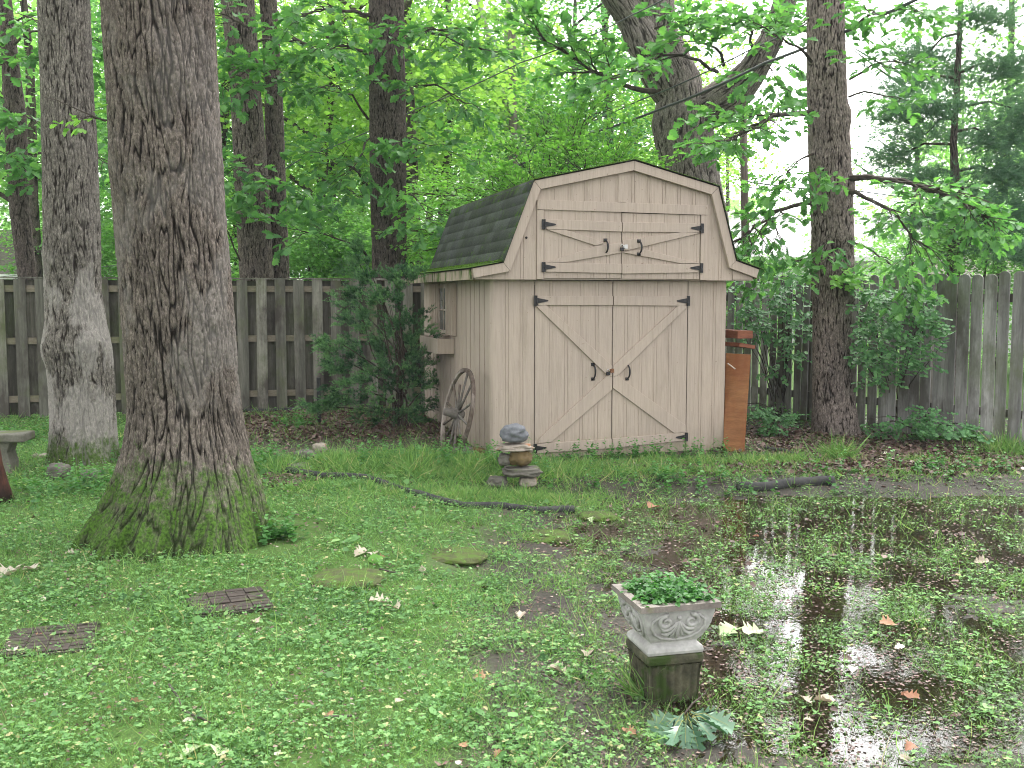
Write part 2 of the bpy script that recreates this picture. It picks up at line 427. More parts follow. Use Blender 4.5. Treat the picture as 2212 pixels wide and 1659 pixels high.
M['dry'] = leaf_mat('dry_leaf', [(0, (.26, .21, .16)), (.5, (.46, .39, .31)), (1, (.66, .60, .50))], .2, .6, .3, (1, .95, .8))
M['dry_brown'] = leaf_mat('brown_leaf', [(0, (.18, .085, .05)), (.5, (.30, .15, .09)), (1, (.42, .25, .15))], .15, .6, .3, (1, .8, .6))
M['palegreen'] = leaf_mat('pale_green_leaf', [(0, (.30, .40, .20)), (1, (.48, .55, .33))], .2, .5, .3, (1, 1, .7))
M['litter'] = leaf_mat('leaf_litter', [(0, (.05, .03, .025)), (.5, (.14, .085, .07)), (.85, (.26, .18, .15)), (1, (.50, .42, .38))], .1, .55, .35, (1, .8, .6))

def ground_mat():
    t = NT('soil')
    geo = t.n("ShaderNodeNewGeometry")
    P = geo.outputs['Position']
    n = t.noise(2.2, (1, 1, 1), 8, .7, vec=P)
    f = t.noise(45, (1, 1, 1), 5, .7, vec=P)
    wet = t.attr('wet')
    moss = t.attr('green')
    dry = t.ramp(n, [(.3, (.045, .040, .030)), (.7, (.10, .088, .066))])
    mud = t.ramp(n, [(.3, (.024, .021, .017)), (.7, (.062, .054, .045))])
    col = t.mix(wet, dry, mud)
    col = t.mix(.6, col, t.ramp(f, [(.3, .55), (.7, 1.45)]), 'MULTIPLY')
    gm = t.ramp(t.math('MULTIPLY', moss, t.math('ADD', t.noise(9, (1, 1, 1), 5, .7, vec=P), .35)), [(.25, 0.0), (.55, .85)])
    col = t.mix(gm, col, t.ramp(f, [(.3, (.035, .08, .015)), (.7, (.09, .17, .035))]))
    rr = t.ramp(t.math('ADD', wet, t.math('MULTIPLY', f, .25)), [(.2, .95), (1.1, .6)])
    t.bump(t.math('ADD', f, t.math('MULTIPLY', n, .5)), .7, .012)
    return t.fin(col, rr, .15)
M['soil'] = ground_mat()
def water_mat():
    t = NT('puddle_water')
    t.t.nodes.remove(t.p)
    geo = t.n("ShaderNodeNewGeometry")
    nz = t.n("ShaderNodeTexNoise"); nz.inputs['Scale'].default_value = 26; nz.inputs['Detail'].default_value = 4
    t.l(geo.outputs['Position'], nz.inputs['Vector'])
    b = t.n("ShaderNodeBump"); b.inputs['Strength'].default_value = .10; b.inputs['Distance'].default_value = .004
    t.l(nz.outputs['Fac'], b.inputs['Height'])
    gl = t.n("ShaderNodeBsdfGlossy"); gl.inputs['Roughness'].default_value = .015
    t.l(b.outputs[0], gl.inputs['Normal'])
    tr = t.n("ShaderNodeBsdfTransparent"); tr.inputs[0].default_value = (.62, .55, .44, 1)
    fr = t.n("ShaderNodeFresnel"); fr.inputs['IOR'].default_value = 1.45
    t.l(b.outputs[0], fr.inputs['Normal'])
    ms = t.n("ShaderNodeMixShader")
    t.l(fr.outputs[0], ms.inputs[0]); t.l(tr.outputs[0], ms.inputs[1]); t.l(gl.outputs[0], ms.inputs[2])
    t.l(ms.outputs[0], t.out.inputs[0])
    return t.m
M['water'] = water_mat()
# ---------------------------------------------------------------- terrain
WATER_Z = -0.1135
def blob(x, y, cx, cy, rx, ry, ang=0.0):
    c, s = math.cos(ang), math.sin(ang)
    dx, dy = x - cx, y - cy
    return np.exp(-(((dx * c + dy * s) / rx) ** 2 + ((-dx * s + dy * c) / ry) ** 2))
def H(x, y):
    x = np.asarray(x, float); y = np.asarray(y, float)
    wob = fbm(x * .9, y * .9, 3.1, 3) * .5
    s = sstep(-1.15, .55, x + wob + .12 * (y - 6) * (y < 9))
    h = -.112 * s
    h = h + s * (.07 * sstep(8.45, 9.2, y + wob * .5) - .045 * sstep(8.9, 9.3, y) * 0)          # far shore in front of the shed
    h = h + s * .035 * (1 - sstep(2.9, 3.7, y + wob * .8 - .22 * (x - 1.2)))                      # near shore
    h = h - .026 * blob(x, y, 2.9, 7.3, 1.7, .95) - .020 * blob(x, y, 1.55, 4.25, .62, .55, .2)
    h = h - .022 * blob(x, y, 1.75, 5.4, .5, .6) - .018 * blob(x, y, 2.9, 4.6, .9, .5) - .012 * blob(x, y, .68, 4.12, .42, .36)
    h = h - .03 * blob(x, y, 2.95, 11.9, .35, 1.1)                                                # wet hollow behind the bank
    h = h + .03 * blob(x, y, 3.6, 9.6, 1.1, .6)
    h = h + .06 * blob(x, y, -1.0, 9.3, 1.3, .75) + .05 * blob(x, y, -2.2, 11.6, 1.8, 1.2)
    h = h + .05 * blob(x, y, -1.8, 6.5, .95, .95) + .04 * blob(x, y, -3.8, 9.5, .8, .8)
    near = 1 - sstep(18, 40, np.hypot(x, y))
    h = h + near * (.011 * fbm(x * 1.6, y * 1.6, 0, 3) + .0085 * fbm(x * 7, y * 7, 5, 3) + .004 * fbm(x * 26, y * 26, 9, 2))
    return h
def axis_pts(lo, hi, fine, far):
    a = list(np.arange(lo, hi + 1e-6, fine)); st = fine
    while a[-1] < far: st *= 1.28; a.append(a[-1] + st)
    st = fine
    while a[0] > -far: st *= 1.28; a.insert(0, a[0] - st)
    return np.array(a)
gx = axis_pts(-7.0, 6.5, .032, 320); gy = axis_pts(2.6, 13.6, .032, 320)
GX, GY = np.meshgrid(gx, gy)
GZ = H(GX, GY)
nx, ny = len(gx), len(gy)
idx = np.arange(nx * ny).reshape(ny, nx)
Fq = np.stack([idx[:-1, :-1], idx[:-1, 1:], idx[1:, 1:], idx[1:, :-1]], -1).reshape(-1, 4)
wet = sstep(-.9, .3, GX + fbm(GX, GY, 8, 3) * .6) * (1 - sstep(12, 16, GY))
green = (1 - wet) * .9 + .12
mulch = np.maximum(sstep(.25, .55, blob(GX, GY, -1.9, 11.6, 1.9, 1.9)), blob(GX, GY, 3.9, 9.9, 1.2, .9))
green = green * (1 - mulch)
me = mesh_np("ground", np.stack([GX, GY, GZ], -1).reshape(-1, 3), Fq.ravel(), np.full(len(Fq), 4), {'wet': wet.ravel(), 'green': green.ravel()}, True)
tag(link("ground", me, M['soil']), "damp backyard soil, mossy to the left and muddy to the right", None, None, 'structure')
# water lies wherever the soil dips under its level
wxs = np.linspace(-.6, 6.2, 60); wys = np.linspace(2.6, 13.2, 80)
WX, WY = np.meshgrid(wxs, wys)
wi = np.arange(60 * 80).reshape(80, 60)
WF = np.stack([wi[:-1, :-1], wi[:-1, 1:], wi[1:, 1:], wi[1:, :-1]], -1).reshape(-1, 4)
me = mesh_np("water", np.stack([WX, WY, np.full_like(WX, WATER_Z)], -1).reshape(-1, 3), WF.ravel(), np.full(len(WF), 4), None, True)
tag(link("water", me, M['water']), "shallow brown puddle flooding the lawn beside the shed", None, None, 'structure')

# ---------------------------------------------------------------- leaf templates: x across, y along the leaf, z up
T_QUAD = (np.array([(0,0,0), (-.5,.5,.06), (0,1,-.04), (.5,.5,.06)]), [(0, 2, 1), (0, 3, 2)])
T_QUAD = (T_QUAD[0], [(0, 3, 2), (0, 2, 1)])
T_OVAL = (np.array([(0,0,0), (.34,.25,.07), (.36,.62,.06), (0,1,-.07), (-.36,.62,.06), (-.34,.25,.07)]), [(0, 1, 2, 3), (0, 3, 4, 5)])
T_ROUND = (np.array([(0,.08,0), (.48,.12,.05), (.45,.75,.06), (0,1,0), (-.45,.75,.06), (-.48,.12,.05)]), [(0, 1, 2, 3), (0, 3, 4, 5)])
_ok = [(.03,0), (.09,.14), (.25,.24), (.15,.34), (.37,.46), (.20,.54), (.40,.70), (.21,.76), (.18,.93), (0,1.0)]
T_OAK = (np.array([(x, y, abs(x) * .35 - .25 * (y - .5) ** 2) for x, y in _ok] + [(-x, y, abs(x) * .35 - .25 * (y - .5) ** 2) for x, y in _ok[:-1]][::-1]),
         [tuple(range(10)) + (18,), (9,) + tuple(range(10, 19))])
T_OAK = (T_OAK[0], [(0,1,2,3,9), (3,4,5,9), (5,6,7,9), (7,8,9), (18,9,15,16), (16,17,18), (15,9,13), (13,14,15), (13,9,11), (11,12,13), (9,10,11), (0,9,18)])
_bl = [(.05,0), (.045,.33), (.035,.66), (0,1.0)]
_sp = [(.03,0), (.05,.2), (.26,.30), (.11,.36), (.40,.52), (.14,.55), (.42,.76), (.13,.74), (.24,.96), (0,1.0)]
T_PINOAK = (np.array([(x, y, abs(x) * .3 - .25 * (y - .5) ** 2) for x, y in _sp] + [(-x, y, abs(x) * .3 - .25 * (y - .5) ** 2) for x, y in _sp[:-1]][::-1]), T_OAK[1])
T_BLADE = (np.array([(-.035,0,0), (.035,0,0), (.028,.4,.05), (-.028,.4,.05), (.016,.75,-.05), (-.016,.75,-.05), (0,1,-.2)]), [(0,1,2,3), (3,2,4,5), (5,4,6)])
T_NEEDLE = (np.array([(-.05,0,0), (.05,0,0), (0,1,0)]), [(0,1,2)])
_spr = []; _sf = []
for k in range(-2, 3):           # a little flat fan of juniper needles
    a = k * .42; L = 1.0 - .16 * abs(k); b = len(_spr); y0 = .12 * (2 - abs(k))
    c, s = math.cos(a), math.sin(a)
    for px, py in ((-.06, 0), (.06, 0), (0, L)):
        _spr.append((px * c + py * s, y0 + -px * s + py * c, .1 * k * k * .1))
    _sf.append((b, b + 1, b + 2))
T_SPRIG = (np.array(_spr), _sf)

def norm(a): return a / np.maximum(np.linalg.norm(a, axis=-1, keepdims=True), 1e-9)
def scatter_mesh(name, tmpl, pos, axis, normal, size, rnd, width=None):
    """one mesh of many leaves: each a copy of tmpl at pos, pointing along axis, facing normal"""
    tv, tf = tmpl
    axis = norm(axis); x = norm(np.cross(axis, normal)); z = np.cross(x, axis)
    n = len(pos); k = len(tv)
    w = np.ones(n) if width is None else width
    V = (pos[:, None, :] + size[:, None, None] * (tv[None, :, 0, None] * w[:, None, None] * x[:, None, :] + tv[None, :, 1, None] * axis[:, None, :] + tv[None, :, 2, None] * z[:, None, :])).reshape(-1, 3)
    fl = np.concatenate([np.array(f) for f in tf]); ss = np.array([len(f) for f in tf])
    FF = (np.arange(n)[:, None] * k + fl[None, :]).ravel()
    return mesh_np(name, V, FF, np.tile(ss, n), {'rnd': np.repeat(rnd, k)}, False)
def updir(rs, n, spread):
    a = rs.normal(size=(n, 3)) * spread; a[:, 2] += 1
    return norm(a)
def horiz(rs, n, tilt=0.2):
    th = rs.uniform(0, 2 * math.pi, n)
    return norm(np.stack([np.cos(th), np.sin(th), rs.normal(size=n) * tilt], -1))

# ---------------------------------------------------------------- ground cover
STEPS = [(110,1385), (495,1303), (750,1253), (985,1205), (1180,1160), (1290,1118)]
STEP_XY = [G(u, v)[:2] for u, v in STEPS]
def cover_density(x, y):
    wob = fbm(x * 1.3, y * 1.3, 2, 3)
    wetm = sstep(-.7, .7, x + wob * .8)
    d = 1 - wetm * .50
    # clumps
    cl = fbm(x * 2.6, y * 2.6, 7, 4)
    cl2 = fbm(x * 9, y * 9, 17, 2)
    d = d * np.clip(.74 + 1.7 * cl * (1 + 1.5 * wetm) + .5 * cl2, .02, 1.8)
    d = d * (1 - 0 * (1 - sstep(2.9, 3.6, y)) * 0)
    m1 = sstep(.2, .5, blob(x, y, -1.8, 11.6, 1.7, 1.8))
    d = d * (1 - .93 * m1)
    d = d * (1 - .85 * sstep(.35, .7, blob(x, y, 3.9, 9.7, 1.3, .8)))
    d = d * (1 - .8 * sstep(.3, .7, blob(x, y, .68, 4.15, .34, .30)))
    d = d * (1 - .75 * sstep(.35, .7, blob(x, y, 1.55, 4.2, .5, .38)) - 0) * (1 - .70 * sstep(.35, .8, blob(x, y, 2.9, 7.4, 1.3, .62)))
    for i, (sx, sy) in enumerate(STEP_XY):
        e = np.maximum(np.abs(x - sx), np.abs(y - sy)) + .035 * perlin(x * 14, y * 14, 2.2)
        d = d * (.04 + .96 * sstep(.165, .225, e))
    d = np.where(np.hypot((x + 1.78) , (y - 6.5)) < .56, 0, d)
    d = np.where(np.hypot(x + 3.85, y - 9.5) < .42, 0, d)
    # nothing grows inside the shed or under the urn
    lx = (x + .214) * math.cos(.2827) + (y - 10.0) * math.sin(.2827); ly = -(x + .214) * math.sin(.2827) + (y - 10.0) * math.cos(.2827)
    d = np.where((lx > -.02) & (lx < 2.62) & (ly > -.01), 0, d)
    return np.clip(d, 0, 1.6)
def sample_ground(rs, n, power, ylo=2.9, yhi=14.2, dens=cover_density):
    # more and smaller near the lawn in front, fewer and larger far off
    a = 1 - power
    t = rs.uniform(0, 1, n * 2)
    y = (ylo ** (a + 1) + t * (yhi ** (a + 1) - ylo ** (a + 1))) ** (1 / (a + 1))
    x = rs.uniform(-1, 1, n * 2) * (.56 * y + .5)
    keep = rs.uniform(0, 1, n * 2) * 1.25 < dens(x, y)
    return x[keep][:n], y[keep][:n]
rs = np.random.RandomState(11)
x, y = sample_ground(rs, 400000, 1.7)
n = len(x)
wetm = sstep(-.3, .8, x + fbm(x, y, 4, 2) * .6)
hgt = rs.gamma(2.0, .009, n) * (1.0 + .4 * fbm(x * 2, y * 2, 1, 2))
z = np.maximum(H(x, y), np.where(x > 0, WATER_Z, -9)) + hgt * (1 - .55 * wetm) + .002
sz = (1 + .75 * fbm(x * 1.5, y * 1.5, 51, 3)) * rs.lognormal(-5.18, .5, n) * (y / 4.5) ** .42 * (1 + .15 * (1 - wetm)) 
big = rs.uniform(size=n) < .06
sz = np.where(big, sz * 2.3, sz)
rnd = np.clip(.42 + .25 * rs.normal(size=n) + .55 * fbm(x * 1.3, y * 1.3, 21, 4) + (rs.uniform(size=n) < .025) * .5, 0, 1)
pos = np.stack([x, y, z], -1); ax = horiz(rs, n, .35); nm = updir(rs, n, .42)
dry_side = wetm < .5
sel = rs.uniform(size=n) < .45
for nmx, mk, T, mt, lab in (("clover_cover", dry_side & sel, T_ROUND, 'cover', "low round-leaved weeds carpeting the dry side of the lawn"),
                            ("weed_cover", dry_side & ~sel, T_OVAL, 'cover', "short oval-leaved weeds among the clover on the lawn"),
                            ("puddle_weed_cover", ~dry_side, T_OVAL, 'wet_cover', "sparse wet weeds poking out of the flooded mud")):
    me = scatter_mesh(nmx, T, pos[mk], ax[mk], nm[mk], sz[mk], rnd[mk])
    tag(link(nmx, me, M[mt]), lab, "ground cover", None, 'stuff')
# three-leaf clusters on short stems give the carpet its texture
x, y = sample_ground(rs, 15000, 2.1)
n = len(x)
z = H(x, y) + rs.uniform(.015, .05, n) * (1 - .4 * sstep(0, 1, x))
z = np.maximum(z, WATER_Z + .01)
th0 = rs.uniform(0, 6.28, n); s0 = rs.uniform(.010, .020, n) * (y / 4.5) ** .25
P3 = []; A3 = []; N3 = []; S3 = []; R3 = []
r0 = np.clip(.68 + .22 * rs.normal(size=n), 0, .97)
for k in range(4):
    th = th0 + k * 1.57 + rs.normal(size=n) * .25
    a = np.stack([np.cos(th), np.sin(th), .25 + rs.normal(size=n) * .2], -1)
    P3.append(np.stack([x, y, z], -1)); A3.append(a); N3.append(updir(rs, n, .25)); S3.append(s0); R3.append(r0 + rs.normal(size=n) * .05)
me = scatter_mesh("weed_rosettes", T_OVAL, np.concatenate(P3), np.concatenate(A3), np.concatenate(N3), np.concatenate(S3), np.clip(np.concatenate(R3), 0, 1))
tag(link("weed_rosettes", me, M['cover']), "small star-shaped weed rosettes dotted all over the lawn", "weeds", None, 'stuff')

# grass
def grass_density(x, y):
    d = cover_density(x, y) * .55
    return np.clip(d * (.5 + 1.4 * fbm(x * 1.9, y * 1.9, 33, 3)) + .18, 0, 1) * (cover_density(x, y) > .03) * (1 - .6 * sstep(.4, 1.4, x))
x, y = sample_ground(rs, 300000, 1.7, dens=grass_density)
n = len(x)
hh = (1 + .9 * fbm(x * 2.2, y * 2.2, 61, 3)).clip(.4, 2) * (rs.gamma(3.2, .0150, n) + .008)
hh = hh * (y / 4.5) ** .25
ax = norm(np.stack([rs.normal(size=n) * .7, rs.normal(size=n) * .7, .35 + rs.uniform(0, 1.1, n)], -1))
rnd = np.clip(.5 + .22 * rs.normal(size=n), 0, 1)
me = scatter_mesh("lawn_grass", T_BLADE, np.stack([x, y, np.maximum(H(x, y), WATER_Z - .004)], -1), ax, horiz(rs, n, .2), hh, rnd, rs.uniform(.45, .8, n) * np.clip(.045 / hh, .5, 2.2) * (y / 5) ** .5)
tag(link("lawn_grass", me, M['grass']), "thin short grass blades scattered through the lawn weeds", "grass", None, 'stuff')
# taller tufts: the bed before the shed, the shed's foot, the log, the fence foot
zones = [(G(900,1020), 1.3, .30, 11000, .12), (G(760,1015), .65, .25, 4200, .10), (G(1230,1010), 1.1, .28, 4300, .085), (G(1480,1003,-.05), .8, .14, 2600, .085),
         (G(1660,1010,-.08), .55, .22, 1800, .10), (G(1810,1003,-.08), .14, .12, 420, .19), (G(2185,985,-.08), .30, .3, 900, .16), (G(1120,1050), .8, .18, 1800, .08), (G(1115,1058), .22, .06, 700, .11),
         (G(1385,1490,-.1), .035, .07, 110, .13), (G(600,950), .8, .5, 200, .08), (G(2050,1010,-.08), .9, .3, 2200, .055), (G(1500,1030,-.08), .9, .2, 1500, .06), (G(1950,1035,-.08), 1.2, .2, 1800, .045), (G(1000,1066), 1.5, .06, 1300, .07), (G(900,1058), 1.3, .1, 1500, .09)]
X = []; Y = []; HH = []
for c, rx, ry, k, hgt in zones:
    X.append(c[0] + rs.normal(size=k) * rx * .55); Y.append(c[1] + rs.normal(size=k) * ry * .55); HH.append(rs.uniform(.35, 1.35, k) * hgt * (1.1 + 1.3 * fbm(X[-1] * 4, Y[-1] * 4, 71, 2)).clip(.3, 2.0))
x = np.concatenate(X); y = np.concatenate(Y); hh = np.concatenate(HH)
lx = (x + .214) * math.cos(.2827) + (y - 10.0) * math.sin(.2827); ly = -(x + .214) * math.sin(.2827) + (y - 10.0) * math.cos(.2827)
k = ~((lx > -.02) & (lx < 2.62) & (ly > -.01)); x, y, hh = x[k], y[k], hh[k]; n = len(x)
ax = norm(np.stack([rs.normal(size=n) * .65, rs.normal(size=n) * .65, .35 + rs.uniform(0, .9, n)], -1))
me = scatter_mesh("tall_grass", T_BLADE, np.stack([x, y, H(x, y) - .004], -1), ax, horiz(rs, n, .2), hh, np.clip(.55 + .28 * rs.normal(size=n), 0, .97), rs.uniform(.9, 1.6, n) * np.clip(.07 / hh, .5, 1.3))
tag(link("tall_grass", me, M['grass']), "taller bright grass in the bed and along the shed's foot", "grass", None, 'stuff')
# broad weeds with upright stems in the same places
X = []; Y = []; 
for c, rx, ry, k in [(G(850,1015), 1.0, .2, 110), (G(1340,985), .7, .05, 60), (G(1480,990,-.05), .5, .05, 26), (G(640,930), .22, .3, 40), (G(1000,1000), .9, .2, 55), (G(1120,1020), .25, .1, 40), (G(1500,1050,-.09), .9, .3, 60), (G(2000,1030,-.09), .9, .2, 50),
                     (G(560,1010), .2, .4, 40), (G(2080,960,-.08), .55, .12, 90), (G(1700,915,-.08), .45, .25, 60), (G(160,1060), .5, .4, 70), (G(30,950), .5, .5, 70), (G(600,1180), .15, .12, 26), (G(2190,960,-.08), .2, .15, 34), (G(250,1000), .25, .2, 30)]:
    X.append(c[0] + rs.normal(size=k) * rx * .6); Y.append(c[1] + rs.normal(size=k) * ry * .6)
x = np.concatenate(X); y = np.concatenate(Y)
lx = (x + .214) * math.cos(.2827) + (y - 10.0) * math.sin(.2827); ly = -(x + .214) * math.sin(.2827) + (y - 10.0) * math.cos(.2827)
k = ~((lx > -.04) & (lx < 2.64) & (ly > -.04)); x, y = x[k], y[k]; n = len(x)
P3 = []; A3 = []; N3 = []; S3 = []; R3 = []
ht = rs.uniform(.06, .24, n); lean = rs.normal(size=(n, 2)) * .12
for q in range(11):
    f = (q + 1) / 11.; th = q * 2.4 + rs.uniform(0, 6, n)
    P3.append(np.stack([x + lean[:, 0] * f * ht, y + lean[:, 1] * f * ht, H(x, y) + ht * f], -1))
    A3.append(np.stack([np.cos(th), np.sin(th), .15 + .3 * rs.normal(size=n)], -1)); N3.append(updir(rs, n, .3)); S3.append((.05 * (1.15 - .6 * f)) * rs.uniform(.6, 1.2, n)); R3.append(np.clip(.35 + .5 * f + .12 * rs.normal(size=n), 0, 1))
me = scatter_mesh("broad_weeds", T_OVAL, np.concatenate(P3), np.concatenate(A3), np.concatenate(N3), np.concatenate(S3), np.concatenate(R3))
tag(link("broad_weeds", me, M['weed']), "broad-leaved weeds in patches by the shed, fences and trunks", "weeds", None, 'stuff')
# brown leaf litter behind the bed and on the muddy bank
def litter(name, spots, label, mat):
    X = []; Y = []
    for c, rx, ry, k in spots:
        X.append(c[0] + rs.normal(size=k) * rx * .6); Y.append(c[1] + rs.normal(size=k) * ry * .6)
    x = np.concatenate(X); y = np.concatenate(Y); n = len(x)
    z = np.maximum(H(x, y), np.where(x > 0, WATER_Z, -9)) + rs.uniform(.002, .02, n)
    me = scatter_mesh(name, T_OVAL, np.stack([x, y, z], -1), horiz(rs, n, .3), updir(rs, n, .55), rs.uniform(.025, .07, n), np.clip(rs.beta(1.6, 2.4, n), 0, 1))
    tag(link(name, me, M[mat]), label, "leaf litter", None, 'stuff')
litter("leaf_litter", [(G(640,930), .8, .9, 4200), (G(830,925), 1.3, .9, 9000), (G(700,900), 1.6, .6, 4600), (G(560,900), .5, .6, 1500), (G(760,895), 1.5, 1.0, 6000), (G(620,1040), .25, .3, 200)], "brown leaf litter spread between the bed and the left fence", 'litter')
litter("bank_litter", [(G(1920,985,-.08), 1.2, .8, 6000), (G(1850,1020,-.08), 1.6, .35, 2600), (G(1700,950,-.08), .8, .9, 2600), (G(2090,955,-.08), .8, .4, 900), (G(1800,1150,-.1), 2.4, 1.6, 120)], "dark wet leaf litter on the muddy bank by the right fence", 'litter')

# fine wet debris: bits of leaf, bark and seed stranded on the mud and afloat on the puddle
x, y = sample_ground(rs, 60000, 1.6, dens=lambda a, b: sstep(-.6, .5, a + .4 * fbm(a, b, 4, 2)) * np.clip(.55 + 1.3 * fbm(a * 3, b * 3, 12, 3), .05, 1) * (1 - .5 * blob(a, b, 2.6, 7.6, 1.2, .5)))
n = len(x)
me = scatter_mesh("puddle_debris", T_QUAD, np.stack([x, y, np.maximum(H(x, y), WATER_Z) + rs.uniform(.001, .006, n)], -1), horiz(rs, n, .1), updir(rs, n, .22), rs.uniform(.006, .022, n) * (y / 5) ** .4, rs.beta(1.3, 2.0, n))
tag(link("puddle_debris", me, M['litter']), "fine bits of leaf and bark afloat on the puddle and mud", "debris", None, 'stuff')
x, y = sample_ground(rs, 26000, 1.7, dens=lambda a, b: np.clip(.4 + .9 * fbm(a * 2, b * 2, 40, 3), .03, 1) * (a < 1.2))
n = len(x)
me = scatter_mesh("lawn_thatch", T_QUAD, np.stack([x, y, H(x, y) + rs.uniform(.004, .028, n)], -1), horiz(rs, n, .25), updir(rs, n, .5), rs.uniform(.008, .026, n) * (y / 5) ** .4, rs.beta(2, 1.5, n), rs.uniform(.35, 1, n))
tag(link("lawn_thatch", me, M['litter']), "dead brown bits caught between the lawn weeds", "thatch", None, 'stuff')
# ---------------------------------------------------------------- trunks
FWD = np.array([0, math.cos(PITCH), -math.sin(PITCH)])
def from_px(edges, Y):
    """silhouette (v, left u, right u) at distance Y -> [(centre, radius)] sorted from the ground up"""
    out = []
    for v, a, b in edges:
        c = U((a + b) / 2, v, Y)
        out.append((c, (b - a) / 2 / FPX * float((c - CAM) @ FWD)))
    out.sort(key=lambda q: q[0][2])
    return out
def trunk_mesh(name, prof, freq, amp, vstretch=.2, dz=.02, dcirc=.012, ztop_fine=99, flare=None, knots=(), seed=0.0, lump=.03, warp=.0):
    zs = np.array([p[0][2] for p in prof]); cx = np.array([p[0][0] for p in prof]); cy = np.array([p[0][1] for p in prof]); rr = np.array([p[1] for p in prof])
    z = list(np.arange(zs[0], min(zs[-1], ztop_fine), dz))
    zz = z[-1]
    while zz < zs[-1]: zz += max(dz * 6, .12); z.append(min(zz, zs[-1]))
    z = np.array(z)
    X = np.interp(z, zs, cx); Y = np.interp(z, zs, cy); R = np.interp(z, zs, rr)
    def sm(a):
        k = max(3, int(.25 / dz)); k += 1 - k % 2
        pd = np.pad(a, k // 2, mode='edge'); return np.convolve(pd, np.ones(k) / k, 'valid')
    if len(z) > 40: X, Y, R = sm(X), sm(Y), sm(R)
    nseg = max(14, int(2 * math.pi * R.mean() / dcirc))
    th = np.linspace(0, 2 * math.pi, nseg, endpoint=False)
    TH, ZZ = np.meshgrid(th, z); RR = np.repeat(R[:, None], nseg, 1)
    c, s = np.cos(TH), np.sin(TH)
    if flare is not None:
        fz, fa = flare
        k = np.clip(1 - (ZZ - z[0]) / fz, 0, 1) ** 2
        RR = RR * (1 + k * fa * (perlin(c * 1.6 + seed, s * 1.6, 3.3) + .8 * perlin(c * 3.6, s * 3.6 + seed, 1.0) + .35 * perlin(c * 8, s * 8 + seed, ZZ * 2)))
    RR = RR * (1 + lump * fbm(c * 1.2 + seed, s * 1.2, ZZ * .9, 3))
    # bark: furrows run along the zero lines of a stretched noise
    rb = float(R.mean())
    wx = .025 * perlin(c * 3 * rb * 4, s * 3 * rb * 4, ZZ * 2.2 + seed)
    n1 = perlin((c * rb + wx) * freq + seed, (s * rb + wx) * freq, ZZ * freq * vstretch)
    n2 = perlin(c * rb * freq * 2.1, s * rb * freq * 2.1 + seed, ZZ * freq * vstretch * 2.6 + 5)
    n3 = perlin(c * rb * freq * .8 + 9, s * rb * freq * .8, ZZ * freq * vstretch * 3.2 + seed)
    ridge = sstep(.0, .26, np.abs(n1)) * (.5 + .5 * sstep(.0, .16, np.abs(n2))) * (.5 + .5 * sstep(.0, .11, np.abs(n3)))
    dr = amp * (ridge - .8) + amp * .35 * n2
    for kt, kz, kr, ka in knots:     # burls and healed branch scars
        dth = (TH - kt + math.pi) % (2 * math.pi) - math.pi
        q = np.hypot(dth * rb, (ZZ - kz)) / kr
        dr = dr + ka * (np.exp(-q * q) - .45 * np.exp(-(q * 2.2) ** 2))
    RR = RR + dr
    V = np.stack([X[:, None] + RR * c, Y[:, None] + RR * s, ZZ], -1).reshape(-1, 3)
    nr = len(z); idx = np.arange(nr * nseg).reshape(nr, nseg); nx_ = np.roll(idx, -1, 1)
    Fc = np.stack([idx[:-1], nx_[:-1], nx_[1:], idx[1:]], -1).reshape(-1, 4)
    return V, Fc, ridge.ravel()
def limb_np(pts, rad, freq, amp, dz=.03, dcirc=.02, seed=0.0, vstretch=.2):
    pts = np.array([np.array(p, float) for p in pts]); rad = np.array(rad, float)
    d = np.concatenate([[0], np.cumsum(np.linalg.norm(np.diff(pts, axis=0), axis=1))])
    n = max(6, int(d[-1] / dz)); t = np.linspace(0, d[-1], n)
    C = np.stack([np.interp(t, d, pts[:, i]) for i in range(3)], -1); R = np.interp(t, d, rad)
    k = max(3, n // 12); k += 1 - k % 2
    for i in range(3):
        C[:, i] = np.convolve(np.pad(C[:, i], k // 2, mode='edge'), np.ones(k) / k, 'valid')
    Tn = norm(np.gradient(C, axis=0)); A = np.zeros_like(C); a = np.array([1.0, 0, 0]) if abs(Tn[0][0]) < .9 else np.array([0, 1.0, 0])
    for i in range(n):
        a = a - Tn[i] * (a @ Tn[i]); a = a / np.linalg.norm(a); A[i] = a
    B = np.cross(Tn, A)
    nseg = max(8, int(2 * math.pi * R.mean() / dcirc)); th = np.linspace(0, 2 * math.pi, nseg, endpoint=False)
    c, s = np.cos(th), np.sin(th); rb = R.mean()
    n1 = perlin(c[None] * rb * freq + seed, s[None] * rb * freq, t[:, None] * freq * vstretch)
    n2 = perlin(c[None] * rb * freq * 2, s[None] * rb * freq * 2, t[:, None] * freq * vstretch * 2.4 + seed)
    ridge = sstep(.02, .34, np.abs(n1)) * (.65 + .35 * sstep(0, .25, np.abs(n2)))
    RR = R[:, None] * (1 + .05 * perlin(c[None] * 1.3 + seed, s[None] * 1.3, t[:, None])) + amp * (ridge - .8)
    V = (C[:, None] + RR[..., None] * (c[None, :, None] * A[:, None] + s[None, :, None] * B[:, None])).reshape(-1, 3)
    idx = np.arange(n * nseg).reshape(n, nseg); nxx = np.roll(idx, -1, 1)
    return V, np.stack([idx[:-1], nxx[:-1], nxx[1:], idx[1:]], -1).reshape(-1, 4), ridge.ravel()
def join_np(name, parts, mat, parent):
    V = []; F = []; A = []; b = 0
    for v, f, a in parts:
        V.append(v); F.append(f + b); A.append(a); b += len(v)
    F = np.concatenate(F)
    me = mesh_np(name, np.concatenate(V), F.ravel(), np.full(len(F), 4), {'ridge': np.concatenate(A)}, True)
    return link(name, me, mat, parent)

